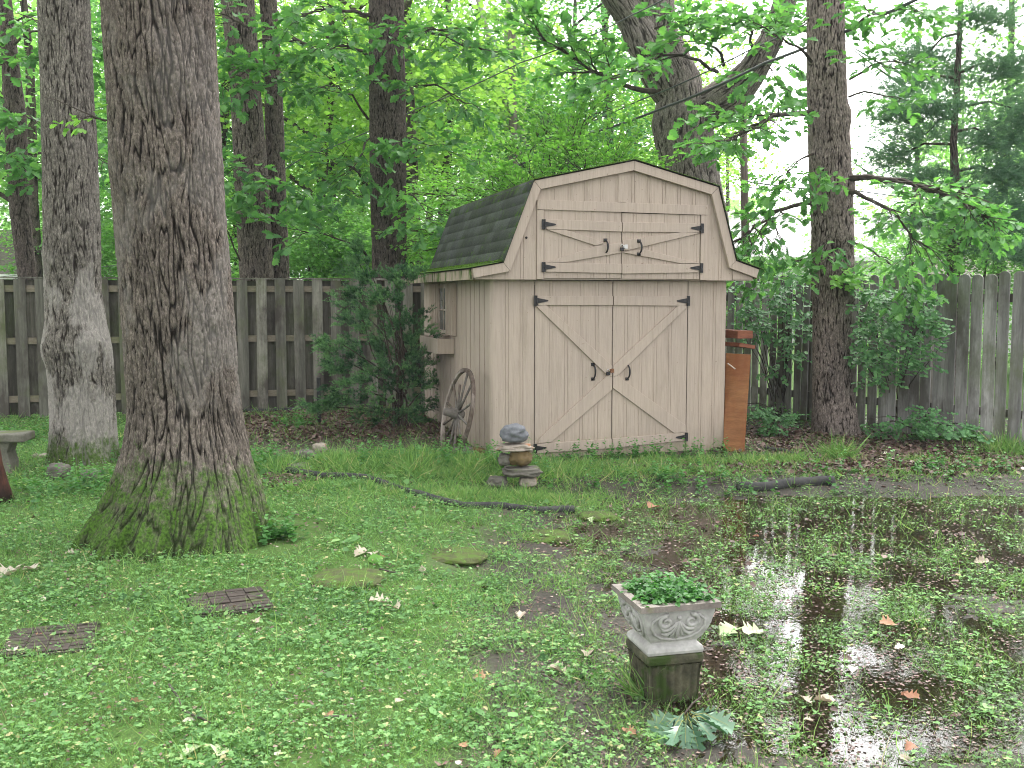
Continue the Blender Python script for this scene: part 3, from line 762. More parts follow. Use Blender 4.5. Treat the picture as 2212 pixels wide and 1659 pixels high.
# ---------------------------------------------------------------- boughs with leaves
class Leaves:
    def __init__(s): s.p = []; s.a = []; s.n = []; s.s = []
    def add(s, p, a, n, sz): s.p.append(p); s.a.append(a); s.n.append(n); s.s.append(sz)
    def build(s, name, T, mat, parent, rs, rmid=.5, rsd=.22):
        n = len(s.p)
        me = scatter_mesh(name, T, np.array(s.p), np.array(s.a), np.array(s.n), np.array(s.s), np.clip(rmid + rsd * rs.normal(size=n), 0, 1))
        return link(name, me, mat, parent)
def rot2(d, ang):
    c, s = math.cos(ang), math.sin(ang)
    return np.array([d[0] * c - d[1] * s, d[0] * s + d[1] * c, d[2]])
def twig(W, L, p, d, length, r, rs, lsize, step, flat=.25, tipn=3, droop=.25):
    """one leafy twig"""
    n = max(3, int(length / step)); pts = [p]; q = np.array(p, float); dd = norm(np.array(d, float))
    for i in range(n):
        dd = norm(dd + rs.normal(size=3) * np.array([.16, .16, .12]) + np.array([0, 0, -droop * step]))
        q = q + dd * step; pts.append(q.copy())
        side = 1 if i % 2 else -1
        for _ in range(1 if i < n - 1 else tipn):
            a = rot2(dd, side * rs.uniform(.5, 1.1)); a = a + np.array([0, 0, rs.normal() * .3 - .12])
            L.add(q + rs.normal(size=3) * .01, a, norm(np.array([rs.normal() * flat, rs.normal() * flat, 1.0])), lsize * rs.uniform(.65, 1.2)); side = -side
    if W is not None and r > 0: W.tube(pts[::2] + ([pts[-1]] if len(pts) % 2 == 0 else []), [r * (1 - .7 * i / max(1, len(pts[::2]))) for i in range(len(pts[::2]) + (1 if len(pts) % 2 == 0 else 0))], 3, False)
def bough(W, L, p0, p1, r0, rs, lsize, nsub=8, sublen=.6, step=.09, sag=.12, start=.3, flat=.25, lvl=1, up=0.05, tipn=3):
    p0 = np.array(p0, float); p1 = np.array(p1, float); ln = np.linalg.norm(p1 - p0); m = 9
    wob = np.cumsum(rs.normal(size=(m, 3)) * ln * .018, axis=0); wob -= np.linspace(0, 1, m)[:, None] * wob[-1]
    pts = [p0 + (p1 - p0) * t + np.array([0, 0, sag * ln * 4 * t * (1 - t)]) + wob[i] for i, t in enumerate(np.linspace(0, 1, m))]
    W.tube(pts, [r0 * (1 - .8 * i / (m - 1)) for i in range(m)], 6 if r0 > .012 else 4, False)
    for k in range(nsub):
        t = start + (1 - start) * (k + rs.uniform(0, 1)) / nsub; i = min(m - 2, int(t * (m - 1))); f = t * (m - 1) - i
        q = pts[i] * (1 - f) + pts[i + 1] * f; d = norm(pts[i + 1] - pts[i])
        dd = rot2(d, (1 if k % 2 else -1) * rs.uniform(.45, 1.15)) + np.array([0, 0, rs.normal() * .14 + up])
        sl = sublen * (1.15 - .55 * t) * rs.uniform(.7, 1.25)
        if lvl > 0:
            bough(W, L, q, q + norm(dd) * sl, r0 * .42, rs, lsize, max(3, int(nsub * .55)), sublen * .5, step, sag * .5, .2, flat, lvl - 1, up, tipn)
        else: twig(W, L, q, dd, sl, r0 * .35, rs, lsize, step, flat, tipn)
    twig(W, L, pts[-1], pts[-1] - pts[-2], sublen * .5, r0 * .2, rs, lsize, step, flat, tipn)

# ---------------------------------------------------------------- crowns (unit radius, shared between trees)
def crown_mesh(name, seed, ncl, per, lsize, T, flatten=.55, hollow=.35, clr=.17, up=.5, squash=1.0):
    r = np.random.RandomState(seed)
    d = norm(r.normal(size=(ncl * 3, 3))); rad = (hollow + (1 - hollow) * r.uniform(0, 1, ncl * 3) ** .6)
    c = d * rad[:, None]
    keep = fbm(c[:, 0] * 1.6 + seed, c[:, 1] * 1.6, c[:, 2] * 1.6, 2) > -.05        # gaps
    c = c[keep][:ncl]
    c = c * (1 + .22 * fbm(c[:, 0] * 2, c[:, 1] * 2 + seed, c[:, 2] * 2, 2))[:, None]
    n = len(c) * per
    C = np.repeat(c, per, 0)
    off = r.normal(size=(n, 3)) * clr * np.array([1, 1, flatten]) * .6 * np.repeat(r.uniform(.6, 1.4, len(c)), per)[:, None]
    P = C + off; P[:, 2] *= squash
    out = norm(C * np.array([1, 1, .3]))
    A = norm(out * .5 + horiz(r, n, .3) + np.array([0, 0, -.25])); N = updir(r, n, .5)
    rnd = np.clip(np.repeat(.5 + .22 * r.normal(size=len(c)), per) + .16 * r.normal(size=n), 0, 1)
    return scatter_mesh(name, T, P, A, N, lsize * r.uniform(.6, 1.3, n), rnd)
# ---------------------------------------------------------------- the shed
TH = math.radians(16.2)
SA = np.array([math.cos(TH), math.sin(TH), 0]); SD = np.array([-math.sin(TH), math.cos(TH), 0])
F0 = G(1060, 985)
shed = empty("shed", F0, TH, "beige wooden barn-style shed with a mossy gambrel roof and two pairs of cross-braced doors", "shed")
def fp(u, v, off=0.0):
    """local x,z of a pixel on the plane y = off of the shed's front"""
    d = ray(u, v); t = ((F0 - CAM) @ SD + off) / (d @ SD); q = CAM + d * t - F0
    return float(q @ SA), float(q[2])
ZB = -.16; W = 2.6; DEP = 3.4; ZE = 1.765
BR = Matrix.Rotation
def siding(name, xs, zb, ztop, y, mat, groove=.012, depth=.0045, parent=shed, axis='x', thick=.02, gpairs=False):
    """board siding: flat boards with recessed grooves between them; ztop is a function of x (or a number)"""
    m = MB(); zt = ztop if callable(ztop) else (lambda x: ztop)
    def P(x, yy, z): return (x, yy, z) if axis == 'x' else (yy, x, z)
    sgn = -1 if axis == 'x' else -1
    for a, b in zip(xs[:-1], xs[1:]):
        x0, x1 = a + groove / 2, b - groove / 2
        cuts = [x0] + [k for k in getattr(zt, 'knots', []) if x0 < k < x1] + [x1]
        for c0, c1 in zip(cuts[:-1], cuts[1:]):
            f = [P(c0, y, zb), P(c1, y, zb), P(c1, y, zt(c1)), P(c0, y, zt(c0))]
            bk = [P(c0, y + depth, zb), P(c1, y + depth, zb), P(c1, y + depth, zt(c1)), P(c0, y + depth, zt(c0))]
            m.add(f + bk, [(0, 1, 2, 3), (1, 5, 6, 2), (4, 0, 3, 7)])
        g0, g1 = b - groove / 2, min(b + groove / 2, xs[-1])
        if g1 > g0: m.add([P(g0, y + depth, zb), P(g1, y + depth, zb), P(g1, y + depth, zt(g1)), P(g0, y + depth, zt(g0))], [(0, 1, 2, 3)])
    x0, x1 = xs[0], xs[-1]
    ks = [x0] + [k for k in getattr(zt, 'knots', []) if x0 < k < x1] + [x1]
    for c0, c1 in zip(ks[:-1], ks[1:]):
        m.add([P(c0, y + thick, zb), P(c1, y + thick, zb), P(c1, y + thick, zt(c1)), P(c0, y + thick, zt(c0))], [(3, 2, 1, 0)])
        m.add([P(c0, y + depth, zt(c0)), P(c1, y + depth, zt(c1)), P(c1, y + thick, zt(c1)), P(c0, y + thick, zt(c0))], [(0, 1, 2, 3)])
    m.add([P(x0, y + depth, zb), P(x1, y + depth, zb), P(x1, y + thick, zb), P(x0, y + thick, zb)], [(3, 2, 1, 0)])
    return m.build(name, mat, parent)
def boards(x0, x1, step=.165, gp=.03, off=0.0):
    """paired grooves: a wide board, then a narrow one"""
    xs = [x0]; x = x0 + off + step
    while x < x1 - .05:
        xs.append(x - gp / 2)
        if x + gp / 2 < x1 - .03: xs.append(x + gp / 2)
        x += step
    xs.append(x1); return xs
rs = random.Random(4)
XD0, XD1, XS = .463, 2.143, 1.300
siding("front_wall", boards(.02, XD0 - .006, .15), ZB, ZE + .12, 0.0, M['paint'], .010)
siding("front_wall", boards(XD1 + .006, W - .004, .155), ZB, ZE + .12, 0.0, M['paint'], .010)
siding("side_wall", [.05 + .196 * i for i in range(18)], ZB, ZE + .12, 0.0, M['paint'], .024, .026, axis='y', thick=.035)
m = MB(); m.bx(W - .02, W, .021, DEP, ZB, ZE + .12); m.build("side_wall", M['paint'], shed)
m = MB(); m.prism([(.021, ZB), (W - .021, ZB), (W - .021, 1.87), (2.37, 2.69), (1.45, 2.92), (.42, 2.69), (.11, 1.90), (.021, 1.87)], DEP - .02, DEP); m.build("back_wall", M['paint'], shed)
# rounded corner board at the front left
m = MB(); n = 10
pr = [(.019, .0495), (-.0035, .0495)] + [(-.004 + .05 - .05 * math.cos(a), -.004 + .05 - .05 * math.sin(a)) for a in [math.pi / 2 * k / n for k in range(n + 1)]] + [(.10, -.004), (.10, .0)]
m2 = [(p[0], p[1]) for p in pr]
k = len(m2)
m.add([(p[0], p[1], ZB) for p in m2] + [(p[0], p[1], ZE + .02) for p in m2], [(i, i + 1, i + k + 1, i + k) for i in range(k - 1)] )
m.build("corner_trim", M['trim'], shed)
m = MB(); m.bx(.03, W - .03, .03, DEP - .03, ZB + .0, ZE - .05); m.build("interior", M['dark'], shed)

# gambrel outline of the front, as measured
PEL, PFL, PBL, PPK, PBR_, PFR, PER = (-.225, 1.868), (.088, 1.925), (.398, 2.725), (1.452, 2.955), (2.392, 2.722), (2.612, 1.968), (2.885, 1.880)
OUT = [PEL, PFL, PBL, PPK, PBR_, PFR, PER]
YG = -.12
def ztop(x):
    return float(np.interp(x, [p[0] for p in OUT], [p[1] for p in OUT])) - .012
ztop.knots = [p[0] for p in OUT]
LX0, LX1, LS = .517, 2.216, 1.342
LZ0, LZ1 = 1.79, 2.445
siding("gable_wall", boards(-.19, LX0 - .075, .16), ZE, ztop, YG, M['paint_dirty'], .008)
siding("gable_wall", boards(LX1 + .075, 2.84, .16), ZE, ztop, YG, M['paint_dirty'], .008)
siding("gable_wall", boards(LX0 - .075, LX1 + .075, .17), LZ1 + .02, ztop, YG, M['paint_dirty'], .008)
m = MB(); m.bx(-.19, 2.84, YG + .021, .02, ZE, ZE + .018); m.build("soffit", M['trim'], shed)
# rake boards follow the outline
def band(pts, w, y0, y1):
    """a band of width w hanging under a polyline, mitred at the bends"""
    P = [Vector(p) for p in pts]; inn = []
    for i, p in enumerate(P):
        d0 = (P[i] - P[i-1]).normalized() if i else None; d1 = (P[i+1] - P[i]).normalized() if i < len(P) - 1 else None
        if d0 is None: nrm = Vector((d1.y, -d1.x)); inn.append(p + nrm * w); continue
        if d1 is None: nrm = Vector((d0.y, -d0.x)); inn.append(p + nrm * w); continue
        n0 = Vector((d0.y, -d0.x)); n1 = Vector((d1.y, -d1.x)); b = (n0 + n1).normalized(); inn.append(p + b * (w / max(.35, b.dot(n0))))
    m = MB()
    for i in range(len(P) - 1):
        a = P[i]; b = P[i+1]; c = inn[i+1]; d = inn[i]; g = (b - a).normalized() * .0015
        a = a + g; b = b - g; c = c - g; d = d + g
        q = [(a.x, y0, a.y), (b.x, y0, b.y), (c.x, y0, c.y), (d.x, y0, d.y), (a.x, y1, a.y), (b.x, y1, b.y), (c.x, y1, c.y), (d.x, y1, d.y)]
        m.add(q, [(3, 2, 1, 0), (4, 5, 6, 7), (0, 1, 5, 4), (1, 2, 6, 5), (2, 3, 7, 6), (3, 0, 4, 7)])
    return m
band(OUT, .092, YG - .052, YG - .012).build("rake_trim", M['trim'], shed, bevel=.002)
# small wedge boards under the eaves, weathered on the right
m = MB(); m.prism([(2.60, 1.775), (2.83, 1.775), (2.83, 1.80), (2.60, 1.865)], YG - .010, YG - .002); m.build("eave_patch", M['paint_dirty'], shed)
# eave fascias along the sides
m = MB(); m.bx(-.232, -.208, YG - .012, DEP + .05, 1.762, 1.862); m.build("fascia", M['fascia'], shed)
m = MB(); m.bx(2.862, 2.885, YG - .012, DEP + .05, 1.782, 1.872); m.build("fascia", M['fascia'], shed)
m = MB(); m.bx(-.205, -.004, .0, DEP + .04, 1.775, 1.785); m.bx(2.602, 2.86, .0, DEP + .04, 1.785, 1.795); m.build("soffit", M['trim'], shed)
# shingled roof: courses as thin overlapping slabs, moss where it gathers
def roof():
    V = []; Fc = []; A = []; TO = []
    RO = [(p[0], p[1] + .012) for p in OUT]; RO[0] = (RO[0][0] - .03, RO[0][1] - .006); RO[-1] = (RO[-1][0] + .03, RO[-1][1] - .008)
    rr = np.random.RandomState(3)
    y0, y1 = YG - .072, DEP + .06
    for i in range(6):
        a = np.array(RO[i]); b = np.array(RO[i + 1])
        up = i < 3
        lo, hi = (a, b) if up else (b, a)
        L = np.linalg.norm(hi - lo); d = (hi - lo) / L; nn = np.array([-d[1], d[0]]) if up else np.array([d[1], -d[0]])
        if nn[1] < 0: nn = -nn
        k = max(1, round(L / .125)); st = L / k
        ny_ = 66
        ys = np.linspace(y0, y1, ny_)
        for c in range(k):
            p0 = lo + d * (st * c - .004); p1 = lo + d * st * (c + 1) + (d * .012 if c < k - 1 else 0)
            wob = .006 * rr.normal(size=ny_) * 0 + .0022 * perlin(ys * 1.7, c * 3.3, i * 7.7) + .0012 * perlin(ys * 9, c * 1.3, i)
            tr_ = rr.uniform(0, 1, 40)[(np.arange(ny_) + 3 * (c % 2)) // 5]
            base = len(V)
            for j, yy in enumerate(ys):
                lift = .0065 + wob[j] * .6
                q0 = p0 - d * wob[j]; q1 = p1
                V.append((q0[0], yy, q0[1])); V.append((q0[0] + nn[0] * lift, yy, q0[1] + nn[1] * lift)); V.append((q1[0] + nn[0] * .003, yy, q1[1] + nn[1] * .003))
                t = (c + .5) / k
                s_flat = .30 if i in (0, 5) else (.24 if i in (2, 3) else 0.0)
                edge = .20 * math.exp(-((yy - y0) / .16) ** 2) if i in (1, 4) else 0
                hip = .17 * math.exp(-((1 - t) * L / .07) ** 2) if i in (1, 4) else 0
                foot = .12 * math.exp(-(t * L / .10) ** 2) if i in (1, 4) else 0
                mo = s_flat + max(edge * .6, hip, foot) + .40
                A += [mo + .06, mo + .05, mo - .03]; TO += [tr_[j] * .8] + [tr_[j]] * 2
            for j in range(ny_ - 1):
                o0 = base + 3 * j; o1 = o0 + 3
                Fc += [(o0, o1, o1 + 1, o0 + 1), (o0 + 1, o1 + 1, o1 + 2, o0 + 2)]
            Fc += [(base, base + 1, base + 2), (base + 3 * (ny_ - 1), base + 3 * (ny_ - 1) + 2, base + 3 * (ny_ - 1) + 1)]
    fl = np.concatenate([np.array(f) for f in Fc]); ss = np.array([len(f) for f in Fc])
    me = mesh_np("roof", np.array(V), fl, ss, {'moss': np.array(A), 'tone': np.array(TO)})
    o = link("roof", me, M['shingle'], shed)
    # decking under the shingles closes the roof
    m = MB(); 
    for i in range(6):
        a = OUT[i]; b = OUT[i + 1]
        m.add([(a[0], YG - .058, a[1] + .001), (b[0], YG - .058, b[1] + .001), (b[0], YG - .058, b[1] + .011), (a[0], YG - .058, a[1] + .011),
               (a[0], y1 - .01, a[1] + .001), (b[0], y1 - .01, b[1] + .001), (b[0], y1 - .01, b[1] + .011), (a[0], y1 - .01, a[1] + .011)],
              [(0, 1, 2, 3), (7, 6, 5, 4), (0, 4, 5, 1), (3, 2, 6, 7)])
    m.build("decking", M['dark'], o)
    # thick moss cushions on the flared eave, the hip and the rake
    L = Leaves(); r2 = np.random.RandomState(9)
    def mossline(a, b, ya, yb, k, w, dens):
        for _ in range(k):
            t = r2.uniform(); yy = ya + (yb - ya) * r2.uniform()
            if perlin(yy * 2.1, t * 2, 4.4) + r2.uniform(-.2, .35) < dens: continue
            x = a[0] + (b[0] - a[0]) * t; z = a[1] + (b[1] - a[1]) * t
            L.add(np.array([x, yy, z + .02 + r2.uniform(0, .012)]), np.append(r2.normal(size=2), .6), norm(np.append(r2.normal(size=2) * .5, 1)), r2.uniform(.006, .014))
    mossline(OUT[0], OUT[1], YG - .06, DEP, 9000, 0, .02)
    mossline((OUT[2][0] - .03, OUT[2][1] - .06), (OUT[2][0] + .12, OUT[2][1] + .03), YG - .05, DEP, 4200, 0, .12)
    mossline(OUT[2], OUT[3], YG - .06, YG + .5, 2600, 0, .15)
    mossline(OUT[3], OUT[4], YG - .06, YG + .5, 2200, 0, .15)
    L.build("moss", T_OVAL, M['moss'], o, r2)
t_ = leaf_mat('moss_tuft', [(0, (.04, .08, .012)), (.5, (.075, .15, .02)), (1, (.14, .25, .035))], .25, .7, .1); M['moss'] = t_
roof()

# ---- doors
def plank(a, b, w, y0, y1, cut0=None, cut1=None):
    """a board from a to b (x,z), width w, between y0 and y1"""
    a = Vector(a); b = Vector(b); d = (b - a).normalized(); n = Vector((-d.y, d.x)) * w / 2
    return [(a + n), (b + n), (b - n), (a - n)]
def hinge(px, pz, s, y, parent, big=1.0):
    m = MB(); h = .052 * big
    m.bx(min(px, px - s * .030), max(px, px - s * .030), y - .006, y - .001, pz - h, pz + h)
    m.prism([(px + s * .004, pz - .028 * big), (px + s * .115 * big, pz - .008), (px + s * .125 * big, pz), (px + s * .115 * big, pz + .008), (px + s * .004, pz + .028 * big)][::(1 if s > 0 else -1)], y - .007, y - .002)
    m.tube([(px, y - .008, pz - h), (px, y - .008, pz + h)], .0075, 8)
    return m.build("hinge", M['iron'], parent)
def handle(px, pz, y, h, parent):
    m = MB()
    for sg in (-1, 1):
        m.bx(px - .019, px + .019, y - .005, y, pz + sg * h - .016, pz + sg * h + .016)
    pts = []
    for k in range(13):
        a = -1 + 2 * k / 12; pts.append((px + .012 * (1 - a * a), y - .006 - .040 * (1 - a ** 4), pz + a * h))
    m.tube(pts, [.006 + .004 * (1 - (2 * k / 12 - 1) ** 2) for k in range(13)], 8)
    return m.build("handle", M['iron'], parent, True)
def slab(name, x0, x1, z0, z1, y, parent=shed, step=.166, gp=.03, off=0.0):
    return siding(name, boards(x0, x1, step, gp, off), z0, z1, y, M['paint'], .005, .0035, parent, thick=.016)
def brace(parent, pts, y, name="brace", th=.019):
    m = MB(); pts = list(pts)
    ar = sum(pts[i][0] * pts[(i + 1) % len(pts)][1] - pts[(i + 1) % len(pts)][0] * pts[i][1] for i in range(len(pts)))
    if ar < 0: pts = pts[::-1]
    m.prism(pts, y - th, y - .0005)
    o = m.build(name, M['trim'], parent, bevel=.0015, seg=1)
    return o
YD = -.004
dl = slab("door", XD0, XS - .004, -.12, 1.758, YD, off=.0); dr = slab("door", XS + .004, XD1, -.12, 1.758, YD, off=-.02)
def q(*pp, off=-.02): return [fp(u, v, off) for u, v in pp]
brace(dl, [(XD0 + .03, 1.512), (XS - .005, 1.508), (XS - .005, 1.602), (XD0 + .004, 1.600)], YD, "rail")
brace(dr, [(XS + .005, 1.508), (XD1 - .03, 1.500), (XD1 - .004, 1.596), (XS + .005, 1.602)], YD, "rail")
brace(dl, [(XD0 + .02, .010), (XS - .005, .028), (XS - .005, .125), (XD0 + .02, .105)], YD, "rail")
brace(dr, [(XS + .005, .030), (XD1 - .004, .075), (XD1 - .004, .160), (XS + .005, .127)], YD, "rail")
zc = .80
brace(dl, [(XD0 + .004, 1.505), (XD0 + .11, 1.510), (XS - .005, zc + .085), (XS - .005, zc - .03), (XS - .06, zc - .012)], YD)
brace(dr, [(XD1 - .004, 1.495), (XD1 - .115, 1.502), (XS + .005, zc + .085), (XS + .005, zc - .03), (XS + .06, zc - .012)], YD)
brace(dl, [(XS - .005, zc - .033), (XS - .062, zc - .014), (XS - .095, zc - .046), (XD0 + .06, .175), (XD0 + .03, .112), (XD0 + .17, .118), (XS - .005, zc - .16)], YD)
brace(dr, [(XS + .005, zc - .033), (XS + .062, zc - .014), (XS + .09, zc - .046), (XD1 - .005, .235), (XD1 - .005, .163), (XD1 - .14, .158), (XS + .005, zc - .145)], YD)
hinge(XD0 + .010, 1.556, 1, YD - .019, dl, 1.0); hinge(XD0 + .010, .062, 1, YD - .019, dl, .9)
hinge(XD1 - .012, 1.552, -1, YD - .019, dr, 1.0); hinge(XD1 - .012, .112, -1, YD - .019, dr, .9)
hx, hz = fp(1281, 803, -.01); handle(hx, hz, YD, .075, dl)
hx, hz = fp(1355, 803, -.01); handle(hx, hz, YD, .075, dr)
def padlock(px, pz, y, hm, parent=shed):
    e = MB(); e.bx(px - .002, px + .05, y - .006, y - .001, pz - .012, pz + .022); e.bx(px + .02, px + .052, y - .010, y - .0065, pz - .016, pz + .026); e.build("hasp", hm, parent, bevel=.001)
    lk = MB(); lk.bx(px - .036, px + .004, y - .030, y - .010, pz - .038, pz - .006); o = lk.build("padlock", M['iron'], parent, bevel=.003)
    s_ = MB(); s_.tube([(px - .030 + .0, y - .02, pz - .008), (px - .030, y - .02, pz + .010), (px - .025, y - .02, pz + .020), (px - .016, y - .02, pz + .024), (px - .007, y - .02, pz + .020), (px - .002, y - .02, pz + .010), (px - .002, y - .02, pz - .008)], .0038, 8); s_.build("shackle", M['steel'], o, True)
hx, hz = fp(1315, 802, -.02); padlock(hx, hz, YD - .02, M['rust'])
# ---- loft doors
YL = YG - .003
ll = slab("loft_door", LX0, LS - .003, LZ0 - .008, LZ1 + .008, YL, step=.17); lr = slab("loft_door", LS + .003, LX1, LZ0 - .012, LZ1 - .008, YL, step=.17, off=-.03)
brace(ll, [(LX0 + .02, 2.262), (LS - .004, 2.250), (LS - .004, 2.345), (LX0 + .01, 2.357)], YL, "rail")
brace(lr, [(LS + .004, 2.250), (LX1 - .02, 2.256), (LX1 - .004, 2.350), (LS + .004, 2.345)], YL, "rail")
brace(ll, [(LX0 + .02, 1.842), (LS - .004, 1.832), (LS - .004, 1.925), (LX0 + .01, 1.935)], YL, "rail")
brace(lr, [(LS + .004, 1.828), (LX1 - .02, 1.846), (LX1 - .004, 1.935), (LS + .004, 1.925)], YL, "rail")
zc = 2.085
brace(ll, [(LX0 + .02, 2.258), (LX0 + .22, 2.256), (LS - .30, 2.175), (LS - .20, 2.130), (LS - .29, 2.108)], YL)
brace(lr, [(LX1 - .006, 2.252), (LX1 - .22, 2.255), (LS + .004, 2.165), (LS + .004, 2.062), (LS + .06, 2.064)], YL)
brace(ll, [(LX0 + .03, 1.938), (LX0 + .22, 1.937), (LS - .004, 2.040), (LS - .004, 2.142), (LS - .30, 2.095)], YL)
brace(lr, [(LX1 - .006, 1.939), (LX1 - .22, 1.938), (LS + .02, 2.040), (LS + .09, 2.060), (LS + .26, 2.072)], YL)
m = MB(); m.prism([(LX0 - .075, 2.452), (LX1 + .075, 2.438), (LX1 + .075, 2.535), (LX0 - .075, 2.545)], YG - .020, YG - .0005); m.build("door_head", M['trim'], shed, bevel=.0015)
m = MB(); m.bx(LX0 - .075, LX0 - .006, YG - .014, YG + .012, ZE + .003, 2.449); m.build("door_jamb", M['trim'], shed, bevel=.0015)
m = MB(); m.bx(LX1 + .006, LX1 + .075, YG - .014, YG + .012, ZE + .003, 2.436); m.build("door_jamb", M['trim'], shed, bevel=.0015)
m = MB(); m.bx(1.30, 1.385, YG - .008, YG - .0005, 2.546, 2.84); m.build("king_board", M['paint_dirty'], shed)
m = MB(); m.tube([(.335, YG - .004, 2.175), (.335, YG + .002, 2.175)], .012, 10); m.build("knot_hole", M['dark'], shed)
for s, x, zz in ((1, LX0, (2.307, 1.888)), (-1, LX1, (2.300, 1.892))):
    for z in zz: hinge(x, z, s, YL - .019, ll if s > 0 else lr, .95)
hx, hz = fp(1307, 533, YG); handle(hx, hz, YL - .002, .066, ll)
hx, hz = fp(1378, 535, YG); handle(hx, hz, YL - .02, .066, lr)
hx, hz = fp(1343, 534, YG); padlock(hx, hz, YL - .022, M['steel'])
m = MB(); m.tube([(1.98, YD - .003, 1.372), (1.98, YD + .001, 1.372)], .008, 10); m.build("knot_hole", M['dark'], dr)

# ---- side window, its shutters and its box (on the left wall, y runs back)
m = MB()
for y0, y1, z0, z1 in ((1.86, 1.90, 1.16, 1.735), (2.34, 2.38, 1.16, 1.735), (1.90, 2.34, 1.695, 1.735), (1.90, 2.34, 1.16, 1.20)): m.bx(-.018, .03, y0, y1, z0, z1)
wn = m.build("window", M['window_wood'], shed, bevel=.002)
m = MB(); m.bx(-.0105, .0, 1.9005, 2.3395, 1.2005, 1.6945); m.build("pane", M['glass'], wn)
m = MB(); m.bx(-.020, -.008, 2.105, 2.128, 1.2005, 1.6945); m.bx(-.0195, -.0085, 1.901, 2.1045, 1.43, 1.45); m.bx(-.0195, -.0085, 2.1285, 2.339, 1.43, 1.45); m.build("muntin", M['window_wood'], wn)
m = MB(); m.bx(-.075, .0, 1.84, 2.40, 1.135, 1.158); m.build("sill", M['window_wood'], wn)
for y0, y1 in ((1.48, 1.845), (2.40, 2.78)):
    m = MB(); m.bx(-.040, -.004, y0, y1, 1.15, 1.75)
    for k in range(5):
        yy = y0 + .035 + k * (y1 - y0 - .07) / 4; m.bx(-.058, -.0405, yy - .014, yy + .014, 1.155, 1.745)
    m.build("shutter", M['paint_dirty'], shed, bevel=.002)
m = MB(); m.bx(-.20, -.185, 1.60, 2.66, .94, 1.115); m.bx(-.1845, -.004, 1.60, 1.62, .94, 1.115); m.bx(-.1845, -.004, 2.64, 2.66, .94, 1.115); m.bx(-.1845, -.004, 1.621, 2.639, .94, .96); m.bx(-.1845, -.02, 1.621, 2.639, 1.02, 1.06)
m.build("window_box", M['paint_dirty'], shed, bevel=.003)

def S2W(x, y, z): return np.array([F0[0], F0[1], 0]) + SA * x + SD * y + np.array([0, 0, z])

# ---------------------------------------------------------------- plywood sheet and lumber by the shed's right side
ply = MB()
a = U(1568, 763, 10.95); b = U(1622, 766, 10.75); c = U(1608, 978, 10.45); d = U(1563, 975, 10.60); tk = np.array([.0, .022, .0])
ply.add([d, c, b, a, d + tk, c + tk, b + tk, a + tk], [(0, 1, 2, 3), (7, 6, 5, 4), (0, 4, 5, 1), (1, 5, 6, 2), (2, 6, 7, 3), (3, 7, 4, 0)])
tag(ply.build("plywood_sheet", M['plywood'], None, bevel=.002), "orange-brown plywood sheet leaning against the shed's right side", "plywood")
m = MB(); e = U(1566, 722, 11.2); m.box((e[0] + .07, e[1] + .3, e[2]), (.19, .9, .085), Matrix.Rotation(TH, 3, 'Z'))
tag(m.build("lumber_board", M['lumber'], None, bevel=.004), "thick reddish board sticking out above the plywood sheet", "board", "boards stacked beside the shed")
m = MB(); e = U(1572, 746, 11.1); m.box((e[0] + .06, e[1] + .3, e[2]), (.20, .9, .04), Matrix.Rotation(TH, 3, 'Z') @ Matrix.Rotation(.16, 3, 'Y'))
tag(m.build("lumber_board", M['lumber'], None, bevel=.003), "thin tilted board just on top of the plywood sheet", "board", "boards stacked beside the shed")
m = MB(); p0 = U(1572, 785, 10.62); p1 = U(1588, 797, 10.55); m.tube([p0, p1], .008, 6)
tag(m.build("lath", M['trim'], None), "pale splinter of wood hanging across the plywood's upper left corner", "stick")

# ---------------------------------------------------------------- wagon wheel leaning on the left wall
RW = .475; WC = U(988, 894, 10.18); WH = norm(np.array([-.33, .944, 0.0])); WV = norm(np.array([.20, .05, .97])); WN = norm(np.cross(WH, WV))
wb = WC - WV * RW
wh = empty("wagon_wheel", wb, 0, "old spoked wagon wheel with peeling paint leaning on the shed's left wall", "wheel")
WO = WC - wb
def wp(r, a, off=0.0): return tuple(WO + WH * r * math.cos(a) + WV * r * math.sin(a) + WN * off)
m = MB(); N = 60; sec = []
for k in range(N):
    a = 2 * math.pi * k / N
    for r, o in ((RW, -.019), (RW, .019), (RW - .040, .017), (RW - .040, -.017)): sec.append(wp(r, a, o))
F = [(k * 4 + j, ((k + 1) % N) * 4 + j, ((k + 1) % N) * 4 + (j + 1) % 4, k * 4 + (j + 1) % 4) for k in range(N) for j in range(4)]
m.add(sec, F); m.build("rim", M['wheel'], wh, bevel=.003)
rr = random.Random(2)
for k in range(12):
    a = 2 * math.pi * (k + .3) / 12; r1 = RW - .035 if k not in (2, 7, 10) else RW * .66
    m = MB(); m.tube([wp(.05, a), wp(r1 * .5, a + rr.uniform(-.03, .03)), wp(r1, a)], [.015, .011, .013], 8); m.build("spoke", M['wheel_spoke'], wh, True)
m = MB(); sgn = 1 if WN[0] < 0 else -1; m.tube([wp(0, 0, o * sgn) for o in (-.07, -.04, 0, .04, .10, .14)], [.035, .055, .062, .055, .040, .038], 14); m.build("hub", M['wheel_spoke'], wh, True)
